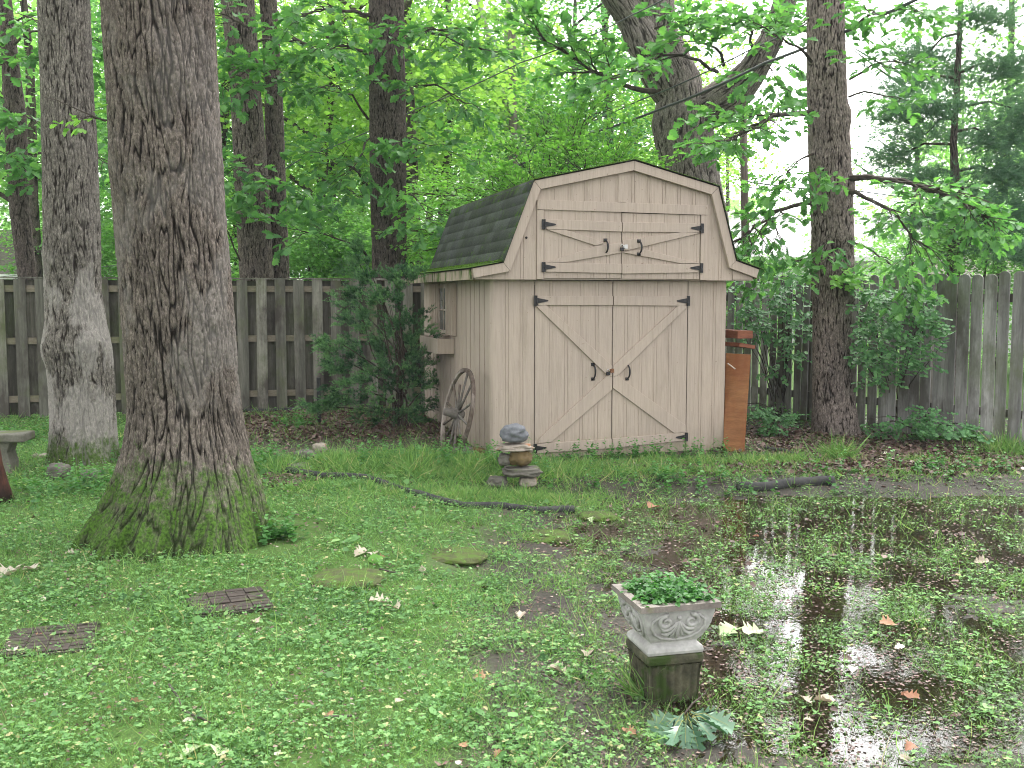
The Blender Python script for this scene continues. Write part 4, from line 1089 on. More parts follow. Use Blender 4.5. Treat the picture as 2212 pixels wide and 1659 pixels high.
# ---------------------------------------------------------------- the trees in and behind the yard
rs = np.random.RandomState(5)
def tree_root(name, loc, label, cat="tree", group=None): return empty(name, loc, 0, label, cat, group)
def crown_at(parent, me, mat_, loc, r, rz=0.0, rel=True):
    o = bpy.data.objects.new("crown", me); COL.objects.link(o)
    if len(me.materials) == 0: me.materials.append(mat_)
    o.material_slots[0].link = 'OBJECT'; o.material_slots[0].material = mat_
    o.parent = parent; o.location = tuple(np.array(loc) - np.array(parent.location)); o.scale = r if hasattr(r, '__len__') else (r, r, r); o.rotation_euler = (0, 0, rz)
    return o
def at_root(parts, root):
    o = np.array(root.location)
    return [(v - o, f, a) for v, f, a in parts]
def sprays(root, specs, T, mat_, name_l="leaves", name_b="branches", lsize=.13, seed=0, rmid=.5, **kw):
    """leafy boughs of one tree; specs are (p0, p1, radius[, overrides])"""
    r = np.random.RandomState(seed + 100); Wd = MB(); L = Leaves(); o = np.array(root.location)
    for sp in specs:
        k2 = dict(kw); 
        if len(sp) > 3: k2.update(sp[3])
        bough(Wd, L, np.array(sp[0]) - o, np.array(sp[1]) - o, sp[2], r, k2.pop('lsize', lsize), **k2)
    Wd.build(name_b, M['thin'], root); L.build(name_l, T, mat_, root, r, rmid)
OAKC = [crown_mesh("oak_crown", 40 + i, 210, 34, .042, T_OAK if False else T_OVAL, .5, .3, .20) for i in range(2)]
WOODC = [crown_mesh("wood_crown", 60 + i, 210, 34, .036, T_QUAD, .5, .25, .17) for i in range(4)]
BUSHC = [crown_mesh("bush_crown", 80 + i, 240, 40, .045, T_QUAD, .6, .2, .16) for i in range(2)]

# T1: the great oak in front
e = from_px([(1210,160,606),(1160,186,598),(1120,214,588),(1070,238,575),(1000,262,546),(900,281,524),(800,275,512),(700,268,506),(600,263,498),(500,252,489),(400,245,482),(300,240,478),(200,235,470),(100,228,466),(0,222,460)], 6.5)
e = [(c, r * .97) for c, r in e]; c0 = e[0][0]
e = [(np.array([c0[0], c0[1], -.08]), e[0][1] * 1.1)] + e
top = e[-1][0]; e += [(top + np.array([-.05, .1, 2.5]), e[-1][1] * .9), (top + np.array([-.2, .3, 6.0]), e[-1][1] * .6)]
T1 = tree_root("oak_tree", (c0[0], c0[1], 0), "huge furrowed oak trunk with a mossy flared foot, nearest to the viewer", "tree")
kn = [(-2.15, 2.42, .16, .04), (-1.35, 2.95, .20, .05), (-1.5, .98, .06, -.02), (-.9, 2.55, .14, .02), (-1.2, 1.55, .35, .02)]
join_np("trunk", at_root([trunk_mesh("trunk", e, 36, .016, .10, .008, .0055, 4.1, (1.0, .30), kn, 1.7, .025)], T1), M['bark_big'], T1)
crown_at(T1, OAKC[0], M['oak'], (c0[0] - 1.5, c0[1] + .5, 12.6), (3.6, 3.6, 2.2))
sprays(T1, [(U(242, 268, 6.45), U(170, 258, 6.2), .006, dict(nsub=4, sublen=.13, step=.045, lvl=0))], T_OAK, M['under_leaf'], "leaves", "twigs", .055, 1, .7)
m = MB(); m.tube([U(228, 262, 6.3), U(180, 242, 6.2), U(120, 215, 6.1), U(95, 210, 6.1)], [.005, .004, .003, .002], 5); o = m.build("dead_twig", M['twig'], T1); o.matrix_parent_inverse = Matrix.Translation(-Vector(T1.location))

# T2: pale patched oak behind it
e = from_px([(1035,92,285),(1010,105,264),(985,111,252),(900,113,246),(800,108,242),(740,96,236),(700,104,226),(620,100,214),(500,98,213),(400,96,208),(300,95,205),(200,93,198),(100,89,194),(0,85,191)], 9.5)
c0 = e[0][0]; top = e[-1][0]; e = [(np.array([c0[0], c0[1], -.1]), e[0][1] * 1.05)] + e + [(top + np.array([0, .2, 4.5]), e[-1][1] * .8)]
T2 = tree_root("oak_tree", (c0[0], c0[1], 0), "oak with pale peeled patches and mossy burls, left of the great oak", "tree")
kn = [(-2.5, 1.08, .10, .025), (-.75, 1.16, .12, .035), (-1.6, 1.25, .2, .02), (-2.0, 2.0, .15, .03)]
join_np("trunk", at_root([trunk_mesh("trunk", e, 40, .012, .11, .011, .0065, 4.6, (.45, .28), kn, 5.2, .03)], T2), M['bark_pale'], T2)
crown_at(T2, OAKC[1], M['oak'], (c0[0] - 1.5, c0[1], 13.5), (3.4, 3.4, 2.2), 1.0)

# T3: thin trunk far left
def simple_trunk(name, edges, Y, label, mat_, zb=-.1, freq=34, amp=.014, dz=.03, dc=.010, ext=6.0, flare=None, cat="tree", seed=0.0, group=None, vst=.14):
    e = from_px(edges, Y); b = e[0][0]
    bb = (np.array([b[0] + (b[0] - e[1][0][0]) * .5, b[1], zb]), e[0][1] * 1.1) if e[0][0][2] > zb + .2 else (np.array([b[0], b[1], zb]), e[0][1])
    dr = e[-1][0] - e[-2][0]; dr = dr / max(dr[2], .1)
    e = [bb] + e + [(e[-1][0] + dr * ext, e[-1][1] * .7)]
    r = tree_root(name, (bb[0][0], bb[0][1], 0), label, cat, group)
    join_np("trunk", at_root([trunk_mesh("trunk", e, freq, amp, vst, dz, dc, 9.5, flare, (), seed)], r), M[mat_], r)
    return r, e
T3, e3 = simple_trunk("slim_tree", [(612,42,80),(450,22,62),(250,10,55),(100,4,35),(0,-6,24)], 15.6, "slender leaning trunk behind the fence at the far left", 'bark_dark')
T4, e4 = simple_trunk("twin_trunk_tree", [(602,519,590),(400,508,580),(200,499,563),(60,484,553),(0,478,549)], 16.2, "thicker left stem of the pair of trunks behind the left fence", 'bark_mid', seed=2.0)
T4b, e4b = simple_trunk("twin_trunk_tree", [(602,582,625),(400,576,617),(200,572,610),(60,566,602),(0,560,598)], 16.6, "thinner right stem of the pair of trunks behind the left fence", 'bark_mid', seed=3.0)
T5, e5 = simple_trunk("oak_tree", [(606,803,880),(560,804,878),(400,800,877),(200,798,876),(0,797,872)], 15.6, "straight dark trunk rising behind the fence between the juniper and the shed", 'bark_dark', seed=4.0, freq=36, amp=.018, dz=.026, dc=.009)
for T, e, cm in ((T3, e3, 0), (T4, e4, 1), (T5, e5, 0)):
    b = e[-1][0]; crown_at(T, OAKC[cm], M['oak'], (b[0], b[1] - 2.0, max(b[2], 12.0) + 4.0), (3.4, 3.4, 2.0), rs.uniform(0, 6))
# T6: the big forked oak behind the shed
Y6 = 17.5
tr = from_px([(470,1440,1572),(395,1428,1557),(350,1426,1548),(304,1414,1541),(262,1408,1538),(213,1421,1520),(164,1425,1512),(109,1401,1484),(60,1372,1460),(0,1362,1456)], Y6)
b = tr[0][0]; tr = [(np.array([b[0] + .15, b[1], -.1]), tr[0][1] * 1.15)] + tr; t_ = tr[-1]; tr += [(t_[0] + np.array([-.5, 0, 3.0]), t_[1] * .8)]
T6 = tree_root("forked_oak_tree", (b[0], b[1], 0), "massive grey oak forking above the shed roof", "tree")
def px_limb(pts, Y): return [U(u, v, y) for u, v, y in pts], 
pr = 1 / FPX * Y6
lA = limb_np([U(1468,250,Y6), U(1440,180,Y6), U(1398,95,Y6-.05), U(1368,42,Y6-.1), U(1330,-10,Y6-.3), U(1285,-70,Y6-.6)], [.20, .36, .36, .28, .25, .20], 24, .018, .05, .018, 1.0, .10)
lC = limb_np([U(1490,262,Y6), U(1530,236,Y6-.1), U(1578,205,Y6-.3), U(1625,155,Y6-.5), U(1663,90,Y6-.7), U(1694,15,Y6-.8), U(1712,-60,Y6-.8)], [.30, .34, .34, .24, .20, .19, .15], 24, .018, .05, .018, 2.0, .10)
kn = [(-1.15, 4.95, .16, .07)]
join_np("trunk", at_root([trunk_mesh("trunk", tr, 24, .02, .10, .032, .015, 9.0, None, kn, 6.6, .04), lA, lC], T6), M['bark_grey'], T6)
crown_at(T6, OAKC[1], M['oak'], (t_[0][0] - 2.8, t_[0][1], t_[0][2] + 7.0), (3.6, 3.6, 2.2), 2.2)
# T7: trunk at the right
e = from_px([(950,1752,1868),(930,1755,1856),(850,1756,1842),(750,1757,1838),(680,1757,1838),(600,1752,1843),(500,1755,1842),(400,1750,1840),(300,1748,1834),(200,1745,1828),(0,1744,1822)], 12.0)
b = e[0][0]; top = e[-1][0]; e = [(np.array([b[0], b[1], -.2]), e[0][1] * 1.08)] + e + [(top + np.array([-.05, 0, 5.0]), e[-1][1] * .8)]
T7 = tree_root("knobbly_tree", (b[0], b[1], -.08), "knobbly dark trunk in front of the right fence with ivy at its foot", "tree")
kn = [(-2.6, 3.2, .10, .05), (-.5, 2.9, .09, .045), (-1.2, 2.28, .10, .05), (-2.7, 2.45, .08, .04), (-1.4, 1.95, .12, .04), (-.3, 1.62, .10, .05), (-1.3, 3.6, .09, .04), (-1.7, 4.2, .10, .04), (-.4, 3.7, .1, .05), (-1.5, 1.35, .1, .04)]
join_np("trunk", at_root([trunk_mesh("trunk", e, 38, .013, .14, .018, .008, 5.5, (.4, .2), kn, 8.8, .05)], T7), M['bark_red'], T7)
crown_at(T7, OAKC[0], M['oak'], (b[0] - 2.6, b[1] + 1.5, 10.6), (2.6, 3.0, 2.2), 3.0)

# leafy boughs in view, tree by tree (U turns a measured pixel into a point at that distance)
OK = dict(nsub=6, sublen=.55, step=.11, lvl=1, sag=.05, flat=.45)
sprays(T4, [(U(585,120,16), U(480,200,14.6), .02, OK), (U(560,190,16), U(610,175,15), .015, OK), (U(560,330,16), U(470,390,15), .015, OK), (U(560,90,16), U(690,100,15.2), .02, OK),
            (U(520,560,15.8), U(470,480,15), .015, OK), (U(560,380,15.8), U(640,420,15), .015, OK), (U(540,60,15.8), U(455,20,15), .02, OK), (U(600,230,15.8), U(560,160,14.8), .01, OK), (U(590,330,15.6), U(540,400,15.1), .008, dict(OK, nsub=3, sublen=.3))], T_OAK, M['oak'], "leaves", "branches", .16, 3, .5)
sprays(T5, [(U(800,120,15.5), U(690,100,13.8), .03, OK), (U(870,90,15.5), U(985,60,14), .025, OK), (U(800,260,15.5), U(690,190,14), .02, OK), (U(875,190,15.5), U(1000,230,14), .025, OK),
            (U(870,300,15.5), U(935,320,14.2), .015, OK), (U(800,400,15.5), U(700,330,14.2), .02, OK), (U(800,560,15.4), U(640,510,14), .02, OK), (U(870,100,15.5), U(1060,110,13.8), .025, OK), (U(800,40,15.5), U(650,30,14), .03, OK),
            (U(860,330,15.2), U(850,400,14.9), .008, dict(OK, nsub=2, sublen=.25)), (U(870,450,15.3), U(850,370,14.9), .008, dict(OK, nsub=2, sublen=.25)), (U(820,60,15.2), U(860,95,14.8), .008, dict(OK, nsub=3, sublen=.3)), (U(800,300,15.4), U(740,385,14.4), .02, OK), (U(880,420,15.3), U(930,480,14.5), .015, OK)], T_OAK, M['oak'], "leaves", "branches", .16, 4, .5)
sprays(T3, [(U(30,250,15.4), U(110,290,14.2), .02, OK), (U(30,120,15.4), U(-60,190,14.5), .02, OK), (U(20,60,15.4), U(90,40,14), .02, OK), (U(25,350,15.4), U(120,400,14.5), .02, OK),
            (U(20,150,15.4), U(150,130,14.2), .02, OK), (U(30,90,15.4), U(240,90,14.4), .02, OK), (U(60,330,15.6), U(250,360,14.8), .02, OK), (U(20,250,15), U(-10,330,14), .02, OK)], T_OAK, M['oak'], "leaves", "branches", .16, 5, .42)
sprays(T6, [(U(1530,160,17), U(1330,170,14.2), .035, dict(OK, nsub=7, sublen=.7)), (U(1560,150,17), U(1470,60,14.5), .03, dict(OK, nsub=4, sublen=.45)), (U(1640,120,16.8), U(1690,190,15), .02, OK), (U(1600,230,16.8), U(1560,290,15.4), .02, OK), (U(1640,110,16.8), U(1600,40,15), .03, dict(OK, nsub=8)),
            (U(1420,200,16.9), U(1180,90,16), .05, dict(OK, nsub=10, sublen=.9, sag=-.06)), (U(1420,60,16.9), U(1500,30,15), .02, dict(OK, nsub=4, sublen=.4)), (U(1680,80,16.6), U(1790,30,15), .02, OK)], T_OAK, M['oak'], "leaves", "branches", .19, 6, .55)
sprays(T7, [(U(1750,235,11.9), U(1585,300,11.0), .035, dict(OK, nsub=9, sublen=.5)), (U(1755,430,11.9), U(1590,520,11.2), .03, dict(OK, nsub=9, sublen=.42)), (U(1838,380,11.8), U(2130,470,10.8), .04, dict(OK, nsub=11, sublen=.6, sag=.08)), (U(1838,410,11.8), U(2000,540,10.8), .03, dict(OK, nsub=6, sublen=.4, sag=.1)),
            (U(1835,170,11.8), U(1935,130,11), .02, dict(OK, nsub=6, sublen=.35)), (U(1838,210,11.8), U(1950,215,11.2), .014, dict(OK, nsub=3, sublen=.2)), (U(1800,330,11.7), U(1780,380,11.4), .01, dict(OK, nsub=3, sublen=.2)), (U(1800,490,11.7), U(1790,530,11.5), .01, dict(OK, nsub=3, sublen=.22)),
            (U(1750,130,11.9), U(1640,60,11.2), .02, dict(OK, nsub=6, sublen=.4)), (U(1838,60,11.9), U(1960,20,11), .025, dict(OK, nsub=8, sublen=.4)), (U(1830,520,11.8), U(1960,610,11.2), .015, dict(OK, nsub=7, sublen=.35)), (U(1755,330,11.9), U(1690,390,11.3), .015, dict(OK, nsub=5, sublen=.3)), (U(1760,560,11.9), U(1650,590,11.5), .015, dict(OK, nsub=7, sublen=.35))], T_OAK, M['oak'], "leaves", "branches", .12, 7, .6)

# ---------------------------------------------------------------- understory tree with flat layers, behind the shed
T8 = tree_root("understory_tree", (U(1330, 600, 15.4)[0], 15.4, 0), "bright layered understory tree spreading behind the shed", "tree")
LY = dict(nsub=12, sublen=.85, step=.075, lvl=1, sag=.06, flat=.16, tipn=4, up=.0, start=.15)
o8 = np.array([T8.location.x, 15.4, 1.6])
sp = []
ends = [(1010,560),(960,480),(900,420),(1060,500),(1130,420),(1010,330),(1120,330),(1220,300),(1290,250),(1330,330),(1180,240),(1250,400),(940,540),(1060,410),(1170,480),(1390,390),(1100,560),(890,500),(1300,420),(1230,350),(990,400)]
for i, (u, v) in enumerate(ends):
    yy = 14.3 + (i * .7919 % 1) * 2.6
    src = o8 + np.array([(-.25 if u < 1200 else .2) * (i % 3), 0, .2 + .25 * (i % 4)]) if i % 2 else U(1230 - 40 * (i % 3), 520 - 20 * (i % 4), 15.2)
    sp.append((src, U(u, v, yy), .019))
sprays(T8, sp, T_OVAL, M['under_leaf'], "leaves", "branches", .075, 8, .55, **LY)
m = MB(); 
for dx in (-.5, 0, .4): m.tube([o8 + np.array([dx * .3, 0, -1.65]), o8 + np.array([dx, 0, .6]), o8 + np.array([dx * 1.6, 0, 1.5])], [.06, .04, .02], 8)
o = m.build("trunk", M['thin'], T8); o.matrix_parent_inverse = Matrix.Translation(-Vector(T8.location))

# ---------------------------------------------------------------- pine at the right
T9, e9 = simple_trunk("pine_tree", [(612,2042,2072),(480,2052,2076),(372,2054,2072),(306,2052,2066),(207,2060,2073),(25,2070,2080)], 16.5, "tall soft-needled pine with blue-green tufts behind the right fence", 'bark_dark', ext=1.5)
o9 = np.array(T9.location); Wd = MB(); r = np.random.RandomState(31)
PP = []; PA = []
blobs = [(2120,40,70,28),(2000,120,95,32),(1965,190,60,24),(2170,150,60,30),(2010,235,100,26),(1935,250,45,20),(2000,290,90,22),(1935,340,55,28),(2150,300,80,30),(2170,380,80,36),(1990,385,60,18),(2190,460,70,34),(2090,430,60,22),(2120,500,90,30),(2190,540,60,26),(1990,480,50,16),(2040,540,60,18),(2210,240,50,40),(2060,170,50,30)]
for u, v, ru, rv in blobs:
    yy = 15.2 + r.uniform(0, 2.6); c = U(u, v, yy); kx = ru / FPX * yy; kz = rv / FPX * yy
    zt = min(c[2] + .1, 6.5); src = np.array([float(np.interp(zt, [q[0][2] for q in e9], [q[0][0] for q in e9])), 16.5, zt])
    Wd.tube([src - o9, (src + c) / 2 - o9 + np.array([0, 0, .12]), c - o9], [.03, .02, .008], 5)
    nt = int(ru * rv * .22)
    for _ in range(nt):
        p = c + r.normal(size=3) * np.array([kx, .4, kz]) * .58; PP.append(p - o9); PA.append(norm(p - src + np.array([0, 0, .3])))
PP = np.array(PP); PA = np.array(PA); k = 16; n = len(PP)
pos = np.repeat(PP, k, 0); ax = norm(np.repeat(PA, k, 0) + r.normal(size=(n * k, 3)) * .55)
me = scatter_mesh("needles", T_NEEDLE, pos, ax, norm(r.normal(size=(n * k, 3))), r.uniform(.10, .17, n * k), np.clip(np.repeat(.5 + .2 * r.normal(size=n), k) + .1 * r.normal(size=n * k), 0, 1), np.full(n * k, .55))
link("needles", me, M['pine'], T9); Wd.build("branches", M['thin'], T9)

# ---------------------------------------------------------------- poles and other thin trunks behind
m = MB(); a, b = U(1612, 610, 22), U(1604, 195, 22); m.tube([(a[0], a[1], -.2), tuple(a), tuple(b)], [.095, .09, .08], 12)
tag(m.build("utility_pole", M['pole'], None, True), "slim dark utility pole carrying wires right of the forked oak", "pole")
m = MB(); a, b = U(1112, 560, 26), U(1105, 54, 26); m.tube([(a[0], a[1], -.2), tuple(a), tuple(b + np.array([.0, 0, 0]))], [.13, .12, .10], 12)
tag(m.build("utility_pole", M['pole_grey'], None, True), "weathered grey pole with a cut flat top standing in the woods", "pole")
for i, (pts, lab) in enumerate([([(1136,600),(1130,273),(1090,230),(1072,133),(1038,20),(1020,-60)], "pale smooth trunk bending left of the grey pole"),
                 ([(1108,600),(1096,273),(1093,94),(1099,0),(1104,-60)], "pale smooth trunk directly behind the grey pole"),
                 ([(1128,600),(1130,234),(1133,78),(1144,0),(1150,-60)], "pale smooth trunk right of the grey pole")]):
    e = [(v, u - 6.5, u + 6.5) for u, v in pts]; Yp = 29 + i
    pf = from_px(e, Yp); pf = [(np.array([pf[0][0][0], Yp, -.1]), .12)] + pf
    r_ = tree_root("pale_tree", (pf[0][0][0], Yp, 0), lab, "tree")
    join_np("trunk", at_root([limb_np([p[0] for p in pf], [p[1] for p in pf], 8, .004, .15, .06)], r_), M['sycamore'], r_)
    crown_at(r_, WOODC[i], M['wood_leaf'], (pf[-1][0][0], Yp, 14.5), (3.6, 3.6, 3.0), i)

# ---------------------------------------------------------------- the woods: trees one can still tell apart, then a far mass
def wood_label(u, Y):
    at = [(-40, "cut by the photo's left edge"), (60, "behind the slender leaning trunk"), (170, "behind the pale patched oak"), (300, "showing left of the great oak's trunk"), (470, "hidden mostly by the great oak's trunk"), (570, "behind the paired trunks"), (660, "just right of the paired trunks"),
          (740, "midway between the paired trunks and the straight dark trunk"), (800, "just left of the straight dark trunk"), (900, "just right of the straight dark trunk"), (980, "above the shed's back roof corner"), (1060, "left of the cut grey pole"), (1130, "behind the cut grey pole"), (1240, "above the shed's side roof"), (1340, "over the shed's left roof bend"), (1420, "left of the forked oak"), (1500, "behind the forked oak"), (9999, "right of the forked oak")]
    row = "nearest row" if Y < 25.5 else "second row" if Y < 31.5 else "third row" if Y < 39.5 else "farthest row"
    return "tree %s, %s of the woods" % (next(t for k, t in at if u < k), row)
def wood_tree(u, Y, h, cr, cz, thick, mat_='bark_dark', leaf='wood_leaf', lean=0.0, ci=0, low=None, label=None):
    x = (u - CX) / FPX * Y
    r_ = tree_root("woodland_tree", (x, Y, 0), label or wood_label(u, Y), "tree", None if label else "trees in the woods behind the fence")
    p = [np.array([0, 0, -.1]), np.array([lean * .3, 0, h * .3]), np.array([lean * .7 + .15, .1, h * .6]), np.array([lean, 0, h])]
    parts = [limb_np(p, [thick, thick * .85, thick * .6, thick * .25], 12, .008, .12, .05, u * .1)]
    rr = np.random.RandomState(int(u) % 1000 + int(Y * 10))
    for k in range(5):
        t = rr.uniform(.3, .9); q = np.array([lean * t, 0, h * t]); th = rr.uniform(0, 6.28); ln = cr * rr.uniform(.5, .95)
        parts.append(limb_np([q, q + np.array([math.cos(th) * ln * .5, math.sin(th) * ln * .5, ln * .3]), q + np.array([math.cos(th) * ln, math.sin(th) * ln, ln * .65])], [thick * .4, thick * .25, thick * .08], 12, .004, .2, .05, th))
    join_np("trunk", parts, M[mat_], r_)
    crown_at(r_, WOODC[ci % 4], M[leaf], (x + lean * .8, Y, cz), (cr, cr, cr * .95), (u * .37) % 6.28)
    if low is None: low = ci % 2 == 0
    if low: crown_at(r_, WOODC[(ci + 1) % 4], M[leaf], (x + cr * .4 * math.sin(u), Y - .5, cz - cr * 1.25), (cr * .8, cr * .8, cr * .6), (u * .77) % 6.28)
    return r_
spec = []
rr = random.Random(17)
for Y, us, cz0, cr0 in ((22.5, [-90, 110, 430, 690, 905], 7.2, 3.0), (28, [-60, 140, 340, 520, 700, 850, 980, 1200, 1330, 1430], 8.0, 3.4), (35, [0, 200, 400, 560, 790, 930, 1080, 1200, 1340], 8.2, 3.8), (44, [60, 330, 760, 1000, 1290], 9.0, 4.4)):
    for i, u in enumerate(us):
        spec.append((u + rr.uniform(-25, 25), Y + rr.uniform(-2, 2), cz0 + cr0 + rr.uniform(-.5, 1.5), cr0 * rr.uniform(.85, 1.15), cz0 + rr.uniform(-1.2, 1.0), rr.uniform(.09, .2), rr.uniform(-.8, .8)))
for i, (u, Y, h, cr, cz, th, ln) in enumerate(spec):
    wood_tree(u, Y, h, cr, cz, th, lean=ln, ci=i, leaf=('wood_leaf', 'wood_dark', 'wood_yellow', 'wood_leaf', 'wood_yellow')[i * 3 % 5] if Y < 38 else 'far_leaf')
# right-hand side, thinner against the bright sky
for u, Y, h, cr, cz, th, lab in ((1960, 27, 9, 2.6, 3.8, .12, "leafy tree behind the pine's lower branches"), (2150, 22, 10, 2.6, 4.2, .14, "leafy tree crowding the pine from the right"), (2270, 20, 10, 3.0, 6.0, .16, "dense dark tree at the photo's right edge"),
                                 (1560, 40, 9, 2.6, 5.2, .14, "pale hazy tree seen under the forked oak's right limb"), (2060, 40, 10, 3.4, 7.5, .14, "tall hazy tree behind the top of the pine")):
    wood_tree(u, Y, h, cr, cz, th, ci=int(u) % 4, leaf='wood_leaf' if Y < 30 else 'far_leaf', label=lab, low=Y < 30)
# bushes just over the fence
for i, (u, Y, cr, cz, lab) in enumerate([(660, 19.5, 1.6, 2.2, "rounded pale green bush over the fence right of the paired trunks"), (760, 20, 1.5, 2.4, "rounded bush over the fence left of the straight dark trunk"), (450, 20, 1.8, 1.9, "bush glimpsed over the fence behind the great oak"), (250, 22, 2.0, 2.2, "bush glimpsed between the pale oak and the great oak"),
        (930, 18.5, 1.5, 2.3, "bush over the fence left of the shed roof"), (1580, 17.5, 1.0, 1.5, "dark bush showing under the shed's right eave"), (1680, 15.6, .8, 1.45, "leafy bush behind the fence right of the shed"), (2110, 16.5, 1.2, 2.2, "green bush peeping over the right fence below the pine"), (1900, 19, .9, 1.5, "low bush behind the right fence beside the knobbly trunk")]):
    x = (u - CX) / FPX * Y
    r_ = tree_root("bush", (x, Y, 0), lab, "bush")
    crown_at(r_, BUSHC[i % 2], M['wood_leaf'], (x, Y, cz), (cr, cr, cr * .9), i * 1.3)
    m = MB(); m.tube([(0, 0, -.05), (.05, 0, cz * .6), (.1, 0, cz)], [.04, .03, .02], 6); m.build("stem", M['thin'], r_)
# far woods: one mass
r = np.random.RandomState(77); n = 52000
th = r.uniform(-.62, .62, n); dist = r.uniform(50, 78, n); z = r.uniform(0, 1, n) ** .8 * 19
uu = np.tan(th)
gapc = np.exp(-((uu - .315) / .095) ** 2)
maxz = 11 * (1 - .68 * gapc) + 3.0 * fbm(uu * 9, z * .1, 2, 3) * 2
keep = (z < maxz) & (fbm(uu * 28, z * .42, dist * .05, 3) > -.10 + .16 * (z / 15) + .20 * gapc)
uu, dist, z = uu[keep], dist[keep], z[keep]; n = len(z)
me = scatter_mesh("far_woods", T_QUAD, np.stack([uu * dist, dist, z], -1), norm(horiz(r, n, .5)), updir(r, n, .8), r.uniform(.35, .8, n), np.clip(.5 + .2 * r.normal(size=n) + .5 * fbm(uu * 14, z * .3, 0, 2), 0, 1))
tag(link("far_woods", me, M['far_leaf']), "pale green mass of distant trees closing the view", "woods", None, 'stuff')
# ---------------------------------------------------------------- fences
def fence_left():
    A = np.array([-9.6, 12.05]); B = np.array([-6.75, 13.0]); C_ = np.array([-2.35, 14.15]); D_ = np.array([3.1, 15.2])
    fr = tag(empty("board_fence", (A[0], A[1], 0)), "weathered grey shadowbox board fence running behind the oaks and the juniper", "fence")
    o = np.array([A[0], A[1], 0.0]); r = random.Random(8)
    for (p, q_) in ((A, B), (B, C_), (C_, D_)):
        L = np.linalg.norm(q_ - p); d = (q_ - p) / L; ang = math.atan2(d[1], d[0]); R = Matrix.Rotation(ang, 3, 'Z'); nn = np.array([-d[1], d[0]])
        f = MB(); bk = MB(); rl = MB()
        k = int(L / .246)
        for i in range(k):
            c = p + d * (i + .5) * L / k; hh = 1.83 + r.uniform(-.008, .008); w = .142
            Rz = R @ Matrix.Rotation(r.uniform(-.006, .006), 3, 'Y')
            cc = c - nn * .045
            f.box((cc[0] - o[0], cc[1] - o[1], hh / 2 + .01), (w, .018, hh - .02), Rz)
            c2 = p + d * (i + 1.0) * L / k + nn * .045
            bk.box((c2[0] - o[0], c2[1] - o[1], hh / 2 + .02), (.15, .018, hh - .06), R)
        for z in (.26, 1.02, 1.70):
            c = (p + q_) / 2; rl.box((c[0] - o[0], c[1] - o[1], z), (L - .004, .040, .085), R)
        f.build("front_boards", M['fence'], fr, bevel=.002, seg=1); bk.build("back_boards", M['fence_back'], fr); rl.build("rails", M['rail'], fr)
        m = MB(); c = (p + q_) / 2; m.box((c[0] - o[0], c[1] - o[1], 1.842), (L - .004, .115, .018), R); m.build("cap", M['fence'], fr)
        for i in range(max(1, int(L / 2.4))):
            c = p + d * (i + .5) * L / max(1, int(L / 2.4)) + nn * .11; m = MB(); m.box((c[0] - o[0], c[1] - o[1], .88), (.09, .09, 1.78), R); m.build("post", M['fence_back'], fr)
fence_left()
def fence_right():
    A = np.array([2.6, 14.9]); B = G(2300, 980, -.08)[:2] + np.array([.55, -.85])
    fr = tag(empty("picket_fence", (A[0], A[1], 0)), "grey picket fence with rounded tops and light showing between its boards, right of the shed", "fence")
    o = np.array([A[0], A[1], 0.0]); L = np.linalg.norm(B - A); d = (B - A) / L; ang = math.atan2(d[1], d[0]); R = Matrix.Rotation(ang, 3, 'Z'); nn = np.array([-d[1], d[0]]); r = random.Random(3)
    s = 0.0; k = 0; pk = MB(); pk2 = MB()
    while s < L - .1:
        near = s > 3.35
        w = r.uniform(.118, .142) if near else r.uniform(.095, .12); gapw = r.uniform(.010, .030) if near else r.uniform(.016, .044)
        c = A + d * (s + w / 2); hh = 1.86 + r.uniform(-.025, .025) - .0; zb = -.06
        n = 8; yw = .02
        prof = [(-w/2, zb), (w/2, zb), (w/2, hh - .05)] + [(w/2 * math.cos(a), hh - .05 + .05 * math.sin(a)) for a in [math.pi * q / n for q in range(1, n)]] + [(-w/2, hh - .05)]
        t = MB(); off = -.03 - (0.0 if k % 3 else .012); t.prism(prof, -yw / 2, yw / 2)
        tl = Matrix.Rotation(r.uniform(-.010, .010), 3, 'Y') @ Matrix.Rotation(r.uniform(-.008, .008), 3, 'X')
        V = [R @ (tl @ Vector(v)) for v in t.v]
        (pk if k % 2 else pk2).add([(v.x + c[0] - o[0] + nn[0] * off, v.y + c[1] - o[1] + nn[1] * off, v.z) for v in V], t.f)
        s += w + gapw; k += 1
    pk.build("pickets", M['picket'], fr, bevel=.002, seg=1); pk2.build("pickets", M['picket'], fr, bevel=.002, seg=1)
    rl = MB(); c = (A + B) / 2
    for z in (.30, 1.58): rl.box((c[0] - o[0] + nn[0] * .03, c[1] - o[1] + nn[1] * .03, z), (L, .04, .09), R)
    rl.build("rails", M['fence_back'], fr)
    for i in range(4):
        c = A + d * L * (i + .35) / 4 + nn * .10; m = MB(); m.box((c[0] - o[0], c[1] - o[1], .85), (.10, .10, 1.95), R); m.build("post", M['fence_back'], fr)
fence_right()

